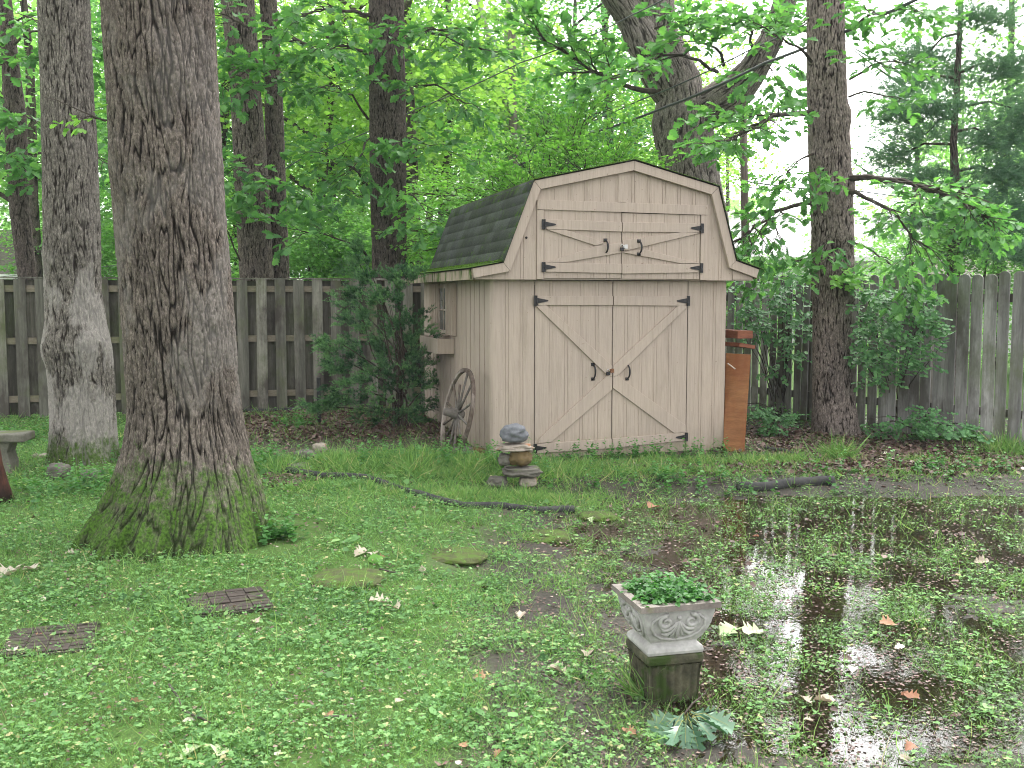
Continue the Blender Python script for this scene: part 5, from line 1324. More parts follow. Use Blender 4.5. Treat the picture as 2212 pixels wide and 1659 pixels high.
# ---------------------------------------------------------------- houses beyond
def house(name, x, y, w, d, hz, rz, roofm, wallm, label, rot=0.0, cat="house", over=.4):
    h = empty(name, (x, y, 0), rot, label, cat)
    m = MB(); m.bx(-w/2, w/2, -d/2, d/2, -.1, hz); wl = m.build("wall", wallm, h)
    m = MB(); a, b = w/2 + over, d/2 + over
    V = [(-a, -b, hz), (a, -b, hz), (a, b, hz), (-a, b, hz), (-a + b * .9, 0, hz + rz), (a - b * .9, 0, hz + rz)]
    m.add(V, [(0, 1, 5, 4), (1, 2, 5), (2, 3, 4, 5), (3, 0, 4), (3, 2, 1, 0)]); m.build("roof", roofm, h)
    m = MB(); m.bx(-a, a, -b - .10, -b - .003, hz - .12, hz + .03); m.build("gutter", M['white'], h)
    for k in (-.3, .08, .36):
        f = MB(); xx = k * w; z0 = hz * .38; z1 = hz * .78
        for q in ((xx - .55, xx + .55, z1, z1 + .07), (xx - .55, xx + .55, z0 - .07, z0), (xx - .55, xx - .48, z0, z1), (xx + .48, xx + .55, z0, z1)): f.bx(q[0], q[1], -d/2 - .05, -d/2 - .003, q[2], q[3])
        fo = f.build("window", M['white'], h); p = MB(); p.bx(xx - .478, xx + .478, -d/2 - .02, -d/2 - .004, z0 + .002, z1 - .002); p.build("pane", M['glass'], fo)
    return h
t = NT('white_paint'); M['white'] = t.fin((.78, .78, .76), .5, .3)
t = NT('white_siding'); M['wsid'] = t.fin(t.ramp(t.noise(2), [(.3, (.70, .70, .68)), (.7, (.80, .79, .76))]), .6, .3)
t = NT('grey_roof'); M['roof1'] = t.fin(t.ramp(t.noise(14, (1, 1, 1), 4), [(.3, (.11, .095, .085)), (.7, (.20, .175, .16))]), .9, .1)
t = NT('pale_roof'); M['roof2'] = t.fin(t.ramp(t.noise(14, (1, 1, 1), 4), [(.3, (.36, .34, .36)), (.7, (.46, .44, .46))]), .8, .2)
p = U(-10, 596, 33); house("house", p[0], 36.0, 13, 7, p[2], 1.7, M['roof1'], M['wsid'], "bungalow with a brown roof and white gutter peeping over the fence at the far left", -.12)
p = U(1800, 560, 36); house("house", p[0] + 1.0, 39, 16, 8, p[2], 1.9, M['roof2'], M['wsid'], "bright white house with a pale grey roof behind the knobbly trunk", .05)
p = U(2190, 590, 30); house("house", p[0] + 3.0, 33, 9, 7, p[2] - .2, 1.3, M['roof1'], M['wsid'], "low house with a brown roof mostly hidden by the pine", .1)
# little white-edged barn roof over the left fence
p = U(745, 600, 24); bs = empty("small_barn", (p[0] + .6, 24.5, 0), .1, "little white-edged barn roof showing over the fence left of the straight dark trunk", "shed")
prof = [(-1.2, 2.05), (-.95, 2.55), (0, 2.95), (.95, 2.55), (1.2, 2.05)]
m = MB(); m.prism([(-1.1, -.1), (1.1, -.1), (1.1, 2.04), (-1.1, 2.04)], 0, 2.4); m.build("wall", M['wsid'], bs)
m = MB(); m.prism(prof, .0, 2.4); m.build("gable", M['picket'], bs)
m = band(prof, -.09, -.06, 2.45); m.build("roof", M['white'], bs)

# ---------------------------------------------------------------- overhead wires
def wire(pts, r, label):
    m = MB(); P = []
    for (a, b) in zip(pts[:-1], pts[1:]):
        a = U(*a); b = U(*b); L = np.linalg.norm(b - a)
        for k in range(12): t = k / 12; P.append(a + (b - a) * t - np.array([0, 0, .012 * L * 4 * t * (1 - t)]))
    P.append(U(*pts[-1])); m.tube(P, r, 6, False)
    tag(m.build("overhead_wire", M['cable'], None, True), label, "wire", "overhead wires")
wire([(900,440,20), (1277,287,17), (1440,230,15.5), (1652,136,13.5), (2100,-60,10)], .020, "thickest bundled cable crossing in front of the forked oak")
wire([(1120,320,19), (1383,216,16), (1619,108,13.5), (1800,20,12)], .011, "thinner wire just above the bundled cable on the forked oak")
wire([(420,470,20), (648,345,19), (900,235,18), (1125,135,16.5), (1226,98,16), (1368,31,14.5), (1500,-40,13)], .010, "long thin wire rising from the left over the understory tree")
wire([(1604,390,21.8), (1850,412,25), (2212,436,30)], .016, "level upper wire running right from the dark pole")
wire([(1604,402,21.8), (1850,424,25), (2212,448,30)], .012, "level lower wire running right from the dark pole")
wire([(-40,600,22), (100,585,21), (330,560,19), (640,470,17), (900,380,16)], .006, "faint low wire slanting behind the left-hand trunks")

# ---------------------------------------------------------------- juniper beside the shed
jr = np.random.RandomState(12)
JY = 11.75; jp = G(862, 935); jun = empty("juniper", (jp[0] + .03, jp[1] + .1, 0), 0, "feathery blue-green juniper hiding the shed's left wall", "shrub")
oj = np.array(jun.location); Wd = MB(); P = []; A = []; S = []; TN = []
jb = [(782,540,16,26,.2),(775,585,32,26,.5),(830,620,62,26,.9),(760,640,34,26,.6),(850,670,74,34,1.3),(775,700,48,30,.8),(885,720,60,32,1.2),(800,760,78,34,1.5),(900,775,55,34,1.3),(735,785,42,24,.8),(850,820,88,36,1.7),(760,840,62,30,1.1),(915,840,44,40,1.1),(700,875,44,20,.7),(820,885,80,30,1.3),(905,895,36,30,.9),(880,600,46,16,.7),(720,740,24,18,.4)]
for u, v, ru, rv, w in jb:
    yy = JY + jr.uniform(-.5, .45) + (.35 if u > 880 else 0); c = U(u, v, yy); kx = ru / FPX * yy; kz = rv / FPX * yy
    c[2] = max(c[2], .14)
    s0 = np.array([oj[0] + jr.normal() * .04, oj[1] + jr.normal() * .04, max(.12, c[2] * .5)])
    nt = int(15 * w) + 5
    for _ in range(nt):       # each a spray of shoots fanning from one twig
        d = jr.normal(size=3); d[1] = -abs(d[1]) * 1.2 if jr.uniform() < .7 else d[1]; d /= np.linalg.norm(d); q0 = c + d * np.array([kx, .32, kz]) * jr.uniform(.35, 1.05) ** .6
        out0 = norm((q0 - s0) * np.array([1, 1, .45]) + np.array([0, -.05, .16])); tone = jr.normal() * .22
        for _s in range(7):
            out = norm(out0 + jr.normal(size=3) * np.array([.45, .45, .28])); q = q0 + jr.normal(size=3) * .022
            if q[2] < .05: q[2] = .05 + jr.uniform(0, .1)
            ln = jr.uniform(.08, .19); ns = 15
            for j in range(ns):
                t = j / ns; side = norm(np.cross(out, jr.normal(size=3)))
                P.append(q + out * ln * t - oj + side * .006 + np.array([0, 0, -.25 * ln * t * t])); A.append(norm(out + side * jr.uniform(.3, .9) * (1 - .5 * t) + np.array([0, 0, .1]))); S.append(jr.uniform(.022, .040) * (1.15 - .5 * t)); TN.append(tone + .35 * t)
    for _ in range(1):
        e_ = c + jr.normal(size=3) * np.array([kx, .3, kz]) * .4; Wd.tube([s0 - oj, (s0 * .5 + e_ * .5) - oj + np.array([0, 0, .03]), e_ - oj], [.014, .009, .004], 4, False)
P = np.array(P); A = np.array(A); n = len(P)
base = .32 + np.array(TN)
me = scatter_mesh("foliage", T_SPRIG, P, A, norm(jr.normal(size=(n, 3))), np.array(S), np.clip(base + .15 * jr.normal(size=n), 0, 1), np.full(n, 1.15))
link("foliage", me, M['juniper'], jun)
for k in range(7):
    x = jr.normal() * .10 ; y_ = jr.normal() * .08; tx = x * 2.2 + jr.normal() * .12
    Wd.tube([(x, y_, -.03), (x * 1.3, y_, .35), (tx, y_ * 1.5, .95), (tx * 1.1 - .1, y_, 1.5)], [.016, .012, .007, .003], 6, False)
Wd.build("stems", M['thin'], jun)

# ---------------------------------------------------------------- shrubs and climbers on the right fence
def climber(name, root, label, blobs, lsize, T, mat_, k, Yf, seed, cat="climber", rmid=.5):
    r = np.random.RandomState(seed); o = empty(name, root, 0, label, cat); oo = np.array(root); P = []; A = []; N = []; S = []; Wd = MB()
    for u, v, ru, rv in blobs:
        c = U(u, v, Yf(u)); kx = ru / FPX * c[1]; kz = rv / FPX * c[1]
        for _ in range(max(2, int(ru * rv / 500))):
            e_ = c + np.array([r.normal() * kx * .6, r.normal() * .12, r.normal() * kz * .6]); Wd.tube([oo * 0 + np.array([r.normal() * .05, 0, .0]), (e_ - oo) * .55 + np.array([0, 0, .1]), e_ - oo], [.008, .006, .003], 4, False)
        nt = int(ru * rv * k)
        for _ in range(nt):     # a small compound sprig: leaflets in two rows
            q = c + np.array([r.uniform(-1, 1) * kx, r.normal() * .13, r.uniform(-1, 1) * kz]); th = r.uniform(-2.6, -.5); d = norm(np.array([math.cos(th), math.sin(th) * .7, -.25 + r.normal() * .25])); nn = norm(np.array([r.normal() * .4, -.6 + r.normal() * .4, 1]))
            for j in range(5):
                side = -1 if j % 2 else 1; a = rot2(d, side * .95) if j < 4 else d
                P.append(q + d * lsize * (.55 * j) - oo); A.append(a); N.append(nn); S.append(lsize * r.uniform(.75, 1.15))
    n = len(P); me = scatter_mesh("leaves", T, np.array(P), np.array(A), np.array(N), np.array(S), np.clip(rmid + .2 * r.normal(size=n), 0, 1)); link("leaves", me, mat_, o); Wd.build("stems", M['thin'], o)
def Yf(u): return float(np.interp(u, [1570, 1750, 1860, 2060, 2212], [13.8, 12.9, 12.0, 11.15, 10.2])) - .22
climber("climbing_vine", G(1930, 915, -.05), "leafy climbing vine spilling over the picket fence right of the knobbly trunk", [(1880,640,40,26),(1950,650,60,28),(1900,700,60,34),(1980,720,55,26),(1870,760,40,30),(1930,780,55,26),(2010,690,30,20),(1890,820,28,16),(1850,600,22,14),(2000,770,35,15)], .062, T_OVAL, M['vine_leaf'], .038, Yf, 3, rmid=.55)
climber("leafy_shrub", G(1690, 900, -.05), "dark leafy shrub against the fence between the shed and the knobbly trunk", [(1640,650,60,30),(1700,620,45,26),(1660,700,55,34),(1720,690,30,40),(1620,700,35,24),(1700,760,36,20),(1600,610,25,12),(1730,600,20,20),(1670,800,26,12)], .062, T_OVAL, M['vine_leaf'], .028, lambda u: Yf(u) - .3, 4, "shrub", .4)
climber("ground_ivy", G(2000, 935, -.05), "low dark ivy at the foot of the picket fence", [(1960,915,50,16),(2030,925,55,16),(2100,935,30,10),(1900,925,30,12),(2000,890,30,12)], .036, T_ROUND, M['vine_leaf'], .07, lambda u: Yf(u) - .3, 6, "ivy", .45)
climber("saplings", G(1700, 905, -.05), "thin patch of seedlings in the shade beside the knobbly trunk", [(1640,890,30,12),(1690,905,40,14),(1665,930,30,8)], .045, T_OVAL, M['vine_leaf'], .08, lambda u: 11.9, 8, "seedlings", .4)
climber("ivy_sprig", U(1830, 640, 11.7), "bright young leaf sprig growing on the knobbly trunk at fence height", [(1828,600,18,14),(1800,600,14,8)], .075, T_OVAL, M['under_leaf'], .08, lambda u: 11.55, 9, "sprig", .8)
# seedling pole plant beside the black stake
p = G(690, 925); m = MB(); m.bx(-.022, .022, -.022, .022, -.05, .62); st = m.build("garden_stake", M['iron'], None, bevel=.003); st.location = tuple(p)
tag(st, "black metal stake standing in the leaf litter left of the juniper", "stake")

# ---------------------------------------------------------------- stones
def rock(name, c, size, mat_, label, seed, cat="rock", rz=0.0, flat=1.0, blocky=0.0, group=None, sub=4, rough=.16):
    import bmesh
    bm = bmesh.new(); bmesh.ops.create_icosphere(bm, subdivisions=sub, radius=1.0)
    co = np.array([v.co[:] for v in bm.verts])
    if blocky:
        mx_ = np.max(np.abs(co), axis=1, keepdims=True); co = co * (1 - blocky) + co / mx_ * blocky
    nz = 1 + rough * fbm(co[:, 0] * 1.3 + seed, co[:, 1] * 1.3, co[:, 2] * 1.3, 3) * 2 + rough * .3 * fbm(co[:, 0] * 5 + seed, co[:, 1] * 5, co[:, 2] * 5, 2)
    co = co * nz[:, None] * np.array(size)
    for v, p_ in zip(bm.verts, co): v.co = p_
    me = bpy.data.meshes.new(name); bm.to_mesh(me); bm.free()
    for p_ in me.polygons: p_.use_smooth = True
    o = link(name, me, M[mat_]); o.location = tuple(float(k) for k in c); o.rotation_euler = (0, 0, rz)
    return tag(o, label, cat, group)
KY = 8.62; cg = "stones of the small cairn"
def kc(u, v): return U(u, v, KY)
rock("cairn_stone", kc(1110, 936), (.115, .10, .073), 'grey_rock', "smooth blue-grey boulder topping the cairn", 1.0, "stone", blocky=.35, group=cg)
rock("cairn_stone", kc(1111, 966), (.150, .11, .033), 'pale_rock', "pale flat slab under the blue-grey boulder", 7.0, "stone", .25, blocky=.55, group=cg, rough=.22)
rock("cairn_stone", kc(1124, 987), (.108, .09, .078), 'brown_rock', "round ochre stone leaning in the cairn's middle", 3.0, "stone", blocky=.15, group=cg)
rock("cairn_stone", kc(1090, 992), (.055, .07, .055), 'flag_rock', "small dark stone beside the round ochre one", 4.0, "stone", blocky=.3, group=cg)
rock("cairn_stone", kc(1122, 1018) + np.array([.02, 0, 0]), (.165, .12, .040), 'flag_rock', "wide mossy flagstone carrying the cairn", 5.0, "stone", .1, blocky=.6, group=cg)
rock("cairn_stone", kc(1140, 1040), (.075, .08, .045), 'pale_rock', "small tan stone wedged under the flagstone", 6.0, "stone", blocky=.5, group=cg)
rock("cairn_stone", kc(1075, 1040), (.085, .08, .045), 'flag_rock', "grey block at the cairn's lower left foot", 8.0, "stone", blocky=.5, group=cg)
rg = "rocks at the bed's left end"
rock("garden_rock", G(691, 985) + np.array([0, 0, .08]), (.075, .07, .055), 'pale_rock', "small pinkish round rock, highest of the three at the bed's end", 11.0, blocky=.3, group=rg)
rock("garden_rock", G(660, 1003) + np.array([0, 0, .08]), (.115, .10, .060), 'flag_rock', "middle grey rock of the three at the bed's end", 12.0, blocky=.3, group=rg)
rock("garden_rock", G(648, 1020) + np.array([0, 0, .045]), (.135, .10, .040), 'flag_rock', "flat wedge rock, lowest of the three at the bed's end", 13.0, rz=.5, blocky=.4, group=rg)
rock("garden_rock", G(1000, 985) + np.array([0, 0, .04]), (.11, .08, .055), 'flag_rock', "grey rock at the foot of the wagon wheel", 14.0, blocky=.4)
rock("garden_rock", G(1022, 984) + np.array([.03, .05, .03]), (.09, .07, .045), 'brown_rock', "brown rock between the wagon wheel and the shed corner", 15.0, blocky=.4)
rock("garden_rock", G(128, 1035) + np.array([0, 0, .06]), (.10, .09, .085), 'flag_rock', "dark upright rock at the pale oak's left foot", 16.0, blocky=.3)
rock("garden_rock", G(198, 1040) + np.array([0, 0, .04]), (.085, .08, .07), 'flag_rock', "dark mossy rock at the pale oak's right foot", 17.0, blocky=.3)
rock("garden_rock", G(90, 990) + np.array([0, 0, .02]), (.09, .06, .03), 'pale_rock', "whitish flat stone in the grass beside the bench", 18.0, blocky=.3)
# stepping stones: two gridded pavers, then mossy rounds
for i, (u, v) in enumerate(STEPS):
    p = G(u, v, float(H(*STEP_XY[i]))); p[2] = float(H(p[0], p[1]))
    if i < 2:
        e_ = empty("stepping_stone", (p[0], p[1], p[2] + .004), .30 + .12 * i, ("nearest gridded brown stepping stone at the left edge", "second gridded brown stepping stone below the great oak")[i], "stepping stone", "stepping stones across the lawn")
        m = MB(); m.bx(-.20, .20, -.20, .20, -.03, .006); m.build("slab", M['paver'], e_, bevel=.004)
        m = MB(); rr = random.Random(i)
        for a in range(4):
            for b in range(8):
                if rr.random() < .04: continue
                x0 = -.19 + a * .096 + (.0 if b % 2 else 0); m.bx(x0 + .002, x0 + .093, -.188 + b * .0475 + .002, -.188 + b * .0475 + .044, .0065, .0115 + rr.uniform(0, .003))
        m.build("raised_bricks", M['paver'], e_, bevel=.003)
    else:
        rock("stepping_stone", (p[0], p[1], max(p[2], WATER_Z - .002) + .010), ((.205, .20, .185, .15)[i-2], (.19, .19, .17, .14)[i-2], .026), 'stone_mossy', ("moss-covered round stepping stone in line with the great oak's foot", "third-from-last round mossy stepping stone, half bare", "round mossy stepping stone at the edge of the mud", "farthest, nearly drowned stepping stone")[i-2], 20.0 + i, "stepping stone", group="stepping stones across the lawn", rough=.08, blocky=.35)

# ---------------------------------------------------------------- bed edging, log and pipes
def hose(name, px, rad, mat_, label, cat, z=None, wob=.0):
    m = MB(); P = [];
    for a, b in zip(px[:-1], px[1:]):
        for k in range(6):
            t = k / 6; q_ = G(a[0] + (b[0] - a[0]) * t, a[1] + (b[1] - a[1]) * t, 0); P.append((q_[0], q_[1] + wob * math.sin(len(P) * .7), float(H(q_[0], q_[1])) + rad * .45))
    q_ = G(*px[-1]); P.append((q_[0], q_[1], float(H(q_[0], q_[1])) + rad * .45)); m.tube(P, rad, 12)
    return tag(m.build(name, M[mat_], None, True), label, cat)
hose("bed_edging", [(622,1026),(700,1038),(790,1042),(870,1056),(940,1070),(1010,1076),(1090,1072),(1160,1078),(1240,1074)], .034, 'edging', "black rubber edging curving along the front of the grassy bed", "edging")
hose("black_log", [(1592,1034),(1650,1035),(1720,1031),(1800,1029)], .048, 'edging', "dark round timber lying at the far shore of the puddle", "log")
hose("dark_branch", [(1655,962),(1690,968),(1735,984),(1770,990)], .028, 'edging', "dark curved branch on the mud right of the plywood", "branch")
hose("drain_pipe", [(520,893),(580,892),(640,890)], .045, 'edging', "black drain pipe lying along the foot of the board fence", "pipe")

# bench and charred log at the left edge
bl = U(0, 955, 8.95); ben = empty("stone_bench", (-4.75, 9.0, 0), .12, "mossy concrete garden bench cut off by the left edge", "bench")
m = MB(); m.box((-.15, 0, .335), (1.05, .30, .075)); m.build("seat", M['concrete'], ben, bevel=.015)
for x in (.17, -.5):
    m = MB(); m.prism([(x - .05, -.08), (x + .05, -.08), (x + .065, .10), (x + .04, .2), (x + .07, .296), (x - .07, .296), (x - .04, .2), (x - .065, .10)], -.11, .11); m.build("leg", M['concrete'], ben, bevel=.008)
p = G(0, 1085); m = MB(); m.tube([(p[0] - .05, p[1] + .02, -.03), (p[0] - .07, p[1] + .03, .10), (p[0] - .10, p[1] + .04, .28), (p[0] - .115, p[1] + .05, .44)], [.150, .125, .105, .095], 18)
tag(m.build("charred_log", M['stump'], None, True), "short red-brown charred log standing upright in front of the bench", "log")

# ---------------------------------------------------------------- the urn on its pedestal
UZ = -.10; UC = G(1398, 1528, UZ - .02); ua = math.radians(14)
urn_c = np.array([UC[0], UC[1], 0]) + np.array([math.cos(ua), math.sin(ua), 0]) * .126 + np.array([-math.sin(ua), math.cos(ua), 0]) * .126
def sq_loft(m, prof, half_in=None, n=1, close=True):
    """square cross-sections (half-width, z) joined into a shell"""
    V = []; 
    for h, z in prof: V += [(-h, -h, z), (h, -h, z), (h, h, z), (-h, h, z)]
    F = [(4 * i + k, 4 * i + (k + 1) % 4, 4 * i + 4 + (k + 1) % 4, 4 * i + 4 + k) for i in range(len(prof) - 1) for k in range(4)]
    F += [(3, 2, 1, 0)]
    L = 4 * (len(prof) - 1); F += [(L, L + 1, L + 2, L + 3)]
    m.add(V, F)
ped = empty("pedestal", (urn_c[0], urn_c[1], UZ - .03), ua, "mossy dark fluted stone pedestal standing in the puddle", "pedestal"); ped.scale = (1.08, 1.08, 1.05)
m = MB(); 
N = 13; hw = .108
V = []; ring = []
for k in range(4):
    c, s_ = math.cos(k * math.pi / 2), math.sin(k * math.pi / 2)
    for j in range(N * 6):
        t = j / (N * 6); x = -hw + 2 * hw * t; fl = .010 * (1 - abs(math.cos(math.pi * t * 6.5)) ** 1.5)
        y_ = -hw + fl; ring.append((x * c - y_ * s_, x * s_ + y_ * c))
n = len(ring); zz = [(-.05, .97), (.02, .95), (.06, .97), (.12, .99), (.162, 1.03), (.172, 1.08)]
for z, k in zz: V += [(p_[0] * k, p_[1] * k, z) for p_ in ring]
m.add(V, [(i * n + j, i * n + (j + 1) % n, (i + 1) * n + (j + 1) % n, (i + 1) * n + j) for i in range(len(zz) - 1) for j in range(n)])
m.build("column", M['pedestal'], ped)
m = MB(); sq_loft(m, [(.108, .170), (.116, .178), (.119, .190), (.119, .208), (.114, .214)]); m.build("cap", M['pedestal'], ped, bevel=.004)
urn = empty("planter_urn", (urn_c[0], urn_c[1], UZ - .03 + .2145 * 1.05), ua, "square cast-stone planter urn with scroll reliefs, full of green plants", "planter"); urn.scale = (1.10, 1.10, 1.20)
prof = [(.112, .0), (.116, .012), (.112, .026), (.098, .036), (.094, .042), (.108, .058), (.124, .085), (.136, .115), (.144, .150), (.148, .172)]
m = MB(); V = []; K = 14
for h, z in prof:
    for k in range(4):
        c, s_ = math.cos(k * math.pi / 2), math.sin(k * math.pi / 2)
        for j in range(K):
            t = -1 + 2 * j / K; x = h * t; y_ = -h
            V.append((x * c - y_ * s_, x * s_ + y_ * c, z))
n = 4 * K
m.add(V, [(i * n + j, i * n + (j + 1) % n, (i + 1) * n + (j + 1) % n, (i + 1) * n + j) for i in range(len(prof) - 1) for j in range(n)] + [tuple(range(n - 1, -1, -1))])
m.build("bowl", M['urn'], urn, bevel=.003)
m = MB()   # rim: a square frame
for k in range(4):
    c, s_ = math.cos(k * math.pi / 2), math.sin(k * math.pi / 2)
    def rp(x, y_, z): return (x * c - y_ * s_, x * s_ + y_ * c, z)
    o_, i_ = .163, .132
    a = [rp(-o_, -o_, .172), rp(o_, -o_, .172), rp(o_, -o_, .192), rp(-o_, -o_, .192), rp(-i_, -i_, .172), rp(i_, -i_, .172), rp(i_, -i_, .194), rp(-i_, -i_, .194)]
    m.add(a, [(0, 1, 2, 3), (3, 2, 6, 7), (1, 0, 4, 5), (7, 6, 5, 4)])
m.build("rim", M['urn_rim'], urn)
m = MB(); m.add([(-.133, -.133, .165), (.133, -.133, .165), (.133, .133, .165), (-.133, .133, .165)], [(0, 1, 2, 3)]); m.bx(-.13, .13, -.13, .13, .10, .164); m.build("potting_soil", M['soil'], urn)
def face_pt(x, z, k, lift=0.0):      # a point on the curved bowl wall, side k
    h = float(np.interp(z, [p_[1] for p_ in prof], [p_[0] for p_ in prof])) + lift
    c, s_ = math.cos(k * math.pi / 2), math.sin(k * math.pi / 2); return (x * c + h * s_, x * s_ - h * c, z)
for k in (0, 3):
    m = MB()
    for sg in (-1, 1):
        P = []
        for q_ in range(26):       # spiral scroll
            a = q_ / 25 * 3.9 * math.pi * .62; rad_ = .030 * (1 - q_ / 25 * .78)
            P.append(face_pt(sg * (.052 + rad_ * math.sin(a) * 1.05), .128 + rad_ * math.cos(a) * .85, k, .001))
        m.tube(P, [.0105 * (1 - .45 * i / 25) for i in range(26)], 6)
        P = [face_pt(sg * x, z, k, .001) for x, z in ((.045, .156), (.080, .150), (.106, .132), (.108, .108), (.092, .082), (.062, .064), (.02, .056), (.0, .055))]; m.tube(P, .006, 6)
        P = [face_pt(sg * x, z, k, .002) for x, z in ((.078, .118), (.060, .098), (.035, .100), (.018, .112), (.008, .128))]; m.tube(P, [.005, .010, .009, .006, .004], 6)
        P = [face_pt(sg * x, z, k, .002) for x, z in ((.066, .084), (.045, .080), (.026, .092), (.010, .112), (.004, .128))]; m.tube(P, [.004, .010, .009, .006, .004], 6)
        P = [face_pt(sg * x, z, k, .002) for x, z in ((.030, .066), (.020, .078), (.008, .105), (.002, .13))]; m.tube(P, [.003, .007, .005, .003], 6)
    P = [face_pt(0, z, k, .002) for z in (.064, .085, .11, .132)]; m.tube(P, [.006, .008, .006, .004], 6)
    P = [face_pt(0, z, k, .003) for z in (.136, .142, .15)]; m.tube(P, [.006, .011, .006], 8)
    m.build("scroll_relief", M['urn'], urn, True)
r = np.random.RandomState(2); P = []; A = []; N_ = []; S = []
for _ in range(170):
    x, y_ = r.uniform(-.14, .14, 2); h = r.uniform(.015, .085) * (1.15 - (x * x + y_ * y_) * 14)
    for j in range(7):
        th = j * 2.4 + r.uniform(0, 6); f = j / 7; P.append((x + .01 * r.normal(), y_ + .01 * r.normal(), .175 + h * (.3 + f * .7))); A.append((math.cos(th), math.sin(th), .1 + .25 * r.normal())); S.append(r.uniform(.016, .032) * (1.1 - .4 * f)); N_.append(norm(np.array([r.normal() * .35, r.normal() * .35, 1])))
me = scatter_mesh("plants", T_OVAL, np.array(P), np.array(A), np.array(N_), np.array(S), np.clip(.45 + .2 * r.normal(size=len(P)), 0, 1)); link("plants", me, M['weed'], urn)

M['stalk'] = NT('yellow_stalk').fin((.30, .30, .10), .6, .3)
# ---------------------------------------------------------------- fallen oak twig with green leaves, and single fallen leaves
pt = G(1470, 1590, -.085); tw = empty("fallen_oak_twig", pt, 0, "cut oak twig with large grey-green lobed leaves lying before the pedestal", "twig")
r = np.random.RandomState(14); o_ = np.array([pt[0], pt[1], pt[2]])
m = MB(); a = G(1465, 1560, -.08) - o_; b = G(1525, 1512, -.03) - o_; m.tube([a, (a + b) / 2 + np.array([0, 0, .03]), b + np.array([0, 0, .03])], [.004, .004, .003], 6); m.build("stem", M['twig'], tw)
P = []; A = []; N_ = []; S = []
tips = [(1392,1602),(1418,1612),(1450,1620),(1480,1616),(1512,1612),(1545,1606),(1585,1600),(1612,1586),(1405,1578),(1440,1595),(1560,1580),(1500,1592),(1375,1572),(1530,1572),(1600,1566)]
cc = G(1482, 1560, -.06) - o_
for i, (u, v) in enumerate(tips):
    e_ = G(u, v, -.09) - o_; d = e_ - cc; L = max(np.linalg.norm(d), .06)
    st = cc + d * (.30 if i < 8 else .15) + np.array([0, 0, .022 + .03 * r.uniform()]); dd = norm(np.array([d[0], d[1], -.06 - .12 * r.uniform()])); P.append(st); A.append(dd); N_.append(norm(np.array([r.normal() * .4, r.normal() * .4 - .1, 1]))); S.append(min(.125, L * .75 + .03) * r.uniform(.85, 1.1))
me = scatter_mesh("leaves", T_PINOAK, np.array(P), np.array(A), np.array(N_), np.array(S), np.clip(.5 + .35 * r.normal(size=len(P)), 0, 1)); link("leaves", me, M['cutoak'], tw)
m = MB()
for i in range(len(P)): m.tube([cc, (cc + P[i]) / 2 + np.array([0, 0, .012]), P[i], P[i] + np.array(A[i]) * S[i] * .8 + np.array([0, 0, .003])], [.0016, .0014, .0012, .0006], 4, False)
m.build("leaf_stalks", M['stalk'], tw)
def fallen(u, v, size, mat_, label, seed, T=T_OAK, rnd=.8, curl=.25, group=None, name="fallen_leaf", lift=.02):
    z = -.1 if u > 1250 else 0.0
    p_ = G(u, v, z); p_[2] = max(float(H(p_[0], p_[1])), WATER_Z if u > 1250 else -9) + lift
    r = np.random.RandomState(seed); th = r.uniform(0, 6.28)
    tv = T[0].copy(); tv[:, 2] += curl * (tv[:, 0] ** 2) * 1.8 * r.uniform(.4, 1.6) + curl * r.uniform(-.8, 1.2) * (tv[:, 1] - .5) ** 2 + .05 * r.normal(size=len(tv)); tv[:, 0] *= r.uniform(.9, 1.3)
    me = scatter_mesh(name, (tv - np.array([0, .5, 0]), T[1]), np.zeros((1, 3)), np.array([[math.cos(th), math.sin(th), .12]]), np.array([[r.normal() * .25, -.3 + r.normal() * .2, 1.0]]), np.array([size]), np.array([rnd]))
    o = link(name, me, M[mat_]); o.location = tuple(p_); return tag(o, label, "leaf", group)
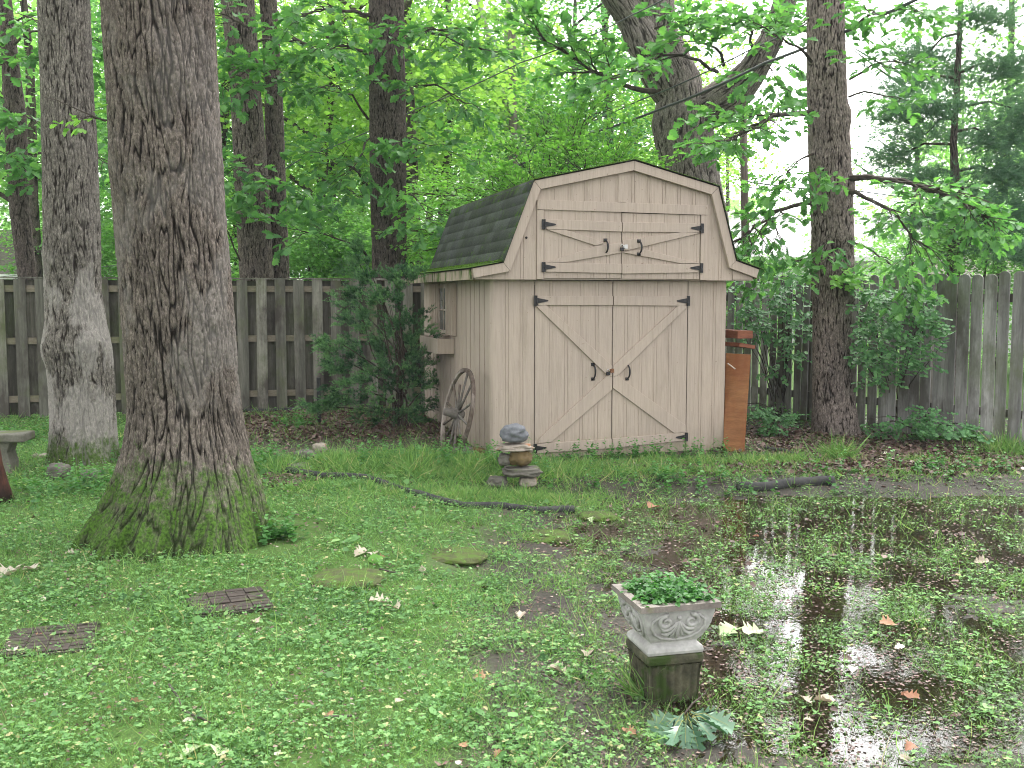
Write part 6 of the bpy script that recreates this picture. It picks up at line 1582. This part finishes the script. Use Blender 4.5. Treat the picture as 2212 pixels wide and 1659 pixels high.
FL = [(18,1243,.15,'dry',.75,"large curled whitish dry leaf, outermost of the pair at the left edge"),(65,1238,.12,'dry',.6,"dry leaf close to the left edge, inner of the pair"),(152,1208,.08,'dry',.7,"pale dry leaf by the great oak's lower left root"),
      (28,1412,.06,'dry',1.0,"white leaf at the corner of the nearest gridded stepping stone"),(408,1566,.05,'dry',1.0,"white leaf on its own low in the left lawn, above a bent twig"),(475,1632,.10,'palegreen',.9,"pale green lobed leaf at the bottom, right of its twin"),(410,1635,.10,'palegreen',.6,"pale green lobed leaf at the bottom, left of its twin"),
      (780,1205,.12,'dry',.5,"wide tan dry leaf above the mossy round stone"),(808,1208,.10,'dry',.7,"pale dry leaf touching the wide tan one"),(822,1302,.12,'dry',.65,"tan dry leaf in the middle of the lawn, left half of a pair"),(850,1310,.10,'dry',.55,"tan dry leaf in the middle of the lawn, right half of a pair"),(1125,1303,.09,'dry',.5,"faded dry leaf between the lawn's middle and the planter"),
      (1275,1125,.08,'palegreen',.9,"pale leaf lying past the mossy stones near the mud's edge"),(1410,1096,.14,'dry_brown',.5,"reddish-brown leaf floating in the puddle before the shed"),(1575,1365,.14,'palegreen',.5,"pale green lobed leaf right of the planter, nearer to it"),(1625,1368,.13,'palegreen',.8,"pale green lobed leaf right of the planter, farther from it"),(1943,1400,.055,'dry',1.0,"bright white curled leaf in the wet grass at the right"),
      (1840,1448,.06,'dry',.95,"white lobed leaf at the rim of the shining puddle"),(1920,1350,.10,'dry_brown',.8,"brownish leaf above the white curled leaf"),(2120,1215,.09,'dry',.3,"tan leaf in the flooded grass near the right edge"),(1780,1510,.09,'dry',.35,"tan leaf at the lower shore of the shining puddle"),(1740,1515,.08,'dry',.3,"second tan leaf at the lower shore, left of its neighbour"),
      (1205,1415,.10,'dry',.3,"grey-tan leaf left of the planter's foot"),(1270,1420,.09,'dry',.35,"grey-tan leaf next to the planter's left side"),(710,1552,.05,'dry_brown',.8,"tan squarish leaf low in the middle lawn"),(862,1518,.045,'dry',.5,"small grey leaf in the middle lawn"),(600,1638,.035,'dry',1.0,"tiny white leaf at the bottom beside another"),(622,1610,.035,'dry',.95,"tiny white pointed leaf above the bottom one"),
      (990,1630,.03,'dry',1.0,"tiny white leaf at the bottom of the middle lawn"),(295,1523,.055,'dry_brown',.9,"rust-orange leaf in the left lawn"),(90,1305,.05,'dry',.9,"small white leaf between the gridded stone and the oak root"),(360,1392,.06,'dry',.4,"greyish leaf right of the nearest gridded stone"),(1035,1445,.06,'dry_brown',1.0,"small upright tan leaf in the middle lawn"),(555,1350,.06,'dry',.45,"tan leaf standing by the second gridded stone"),
      (1915,1000,.08,'dry',1.0,"white leaf on the dark muddy bank"),(1555,1575,.05,'dry_brown',.7,"small brown leaf beside the green oak twig"),(1850,965,.09,'dry_brown',.8,"rusty leaf at the foot of the knobbly trunk"),(1360,1595,.07,'dry_brown',.8,"pinkish-brown leaf left of the green oak twig"),(1965,1615,.06,'dry_brown',.5,"brown leaf low in the right-hand grass"),(1965,1505,.09,'dry_brown',.5,"dark pinkish leaf lying in the wet grass at the right")]
for i, (u, v, s_, mt, rd, lab) in enumerate(FL): fallen(u, v, s_, mt, lab, i + 5, T_OAK if s_ > .05 else T_OVAL, rd, group="fallen leaves on the lawn")
# small anonymous bits of leaf
rr = random.Random(6)
proto = None
for i in range(44):
    v = rr.uniform(1080, 1650); u = rr.uniform(20, 2190)
    if 160 < u < 620 and v < 1220: continue
    if 1300 < u < 1580 and 1240 < v < 1620: continue
    fallen(u, v, rr.uniform(.025, .06), rr.choice(['litter', 'dry_brown', 'litter', 'dry']), "small scrap of dry leaf lying among the weeds", 100 + i, T_OAK, rr.uniform(.1, .9), group="scraps of dry leaf", name="leaf_scrap", lift=.012)
# twigs
for i, (pts, lab) in enumerate([([(205,1455),(190,1475)], "short bent stick right of the nearest gridded stone"), ([(365,1495),(385,1520),(392,1545)], "thin bent twig above the lone white leaf"), ([(395,1552),(430,1566),(455,1578)], "slender pale twig under the lone white leaf"),
        ([(820,1240),(850,1243),(862,1240)], "dark stick at the mossy round stone's right rim"), ([(1170,1435),(1215,1452)], "dark stick left of the planter's foot"), ([(700,1562),(760,1556)], "thin horizontal twig low in the left lawn"), ([(1405,1225),(1440,1236)], "dark twig in the mud above the planter")]):
    m = MB(); P = []
    for u, v in pts:
        z = -.1 if u > 1250 else 0; q_ = G(u, v, z); P.append((q_[0], q_[1], float(H(q_[0], q_[1])) + .03))
    m.tube(P, [.006, .005, .003][:len(P)], 6); tag(m.build("stick", M['twig'], None, True), lab, "stick")
# ---------------------------------------------------------------- damp air
m = MB(); m.bx(-75, 75, -12, 105, -1.6, 30)
hm = bpy.data.materials.new("damp_air"); hm.use_nodes = True; ht = hm.node_tree; ht.nodes.remove(ht.nodes["Principled BSDF"])
pv = ht.nodes.new("ShaderNodeVolumePrincipled"); pv.inputs['Density'].default_value = .0008; pv.inputs['Color'].default_value = (.90, .95, 1.0, 1); pv.inputs['Anisotropy'].default_value = 0.0
ht.links.new(pv.outputs[0], ht.nodes["Material Output"].inputs['Volume'])
tag(m.build("haze", hm), "faint damp haze in the air between the trees", "haze", None, 'stuff')
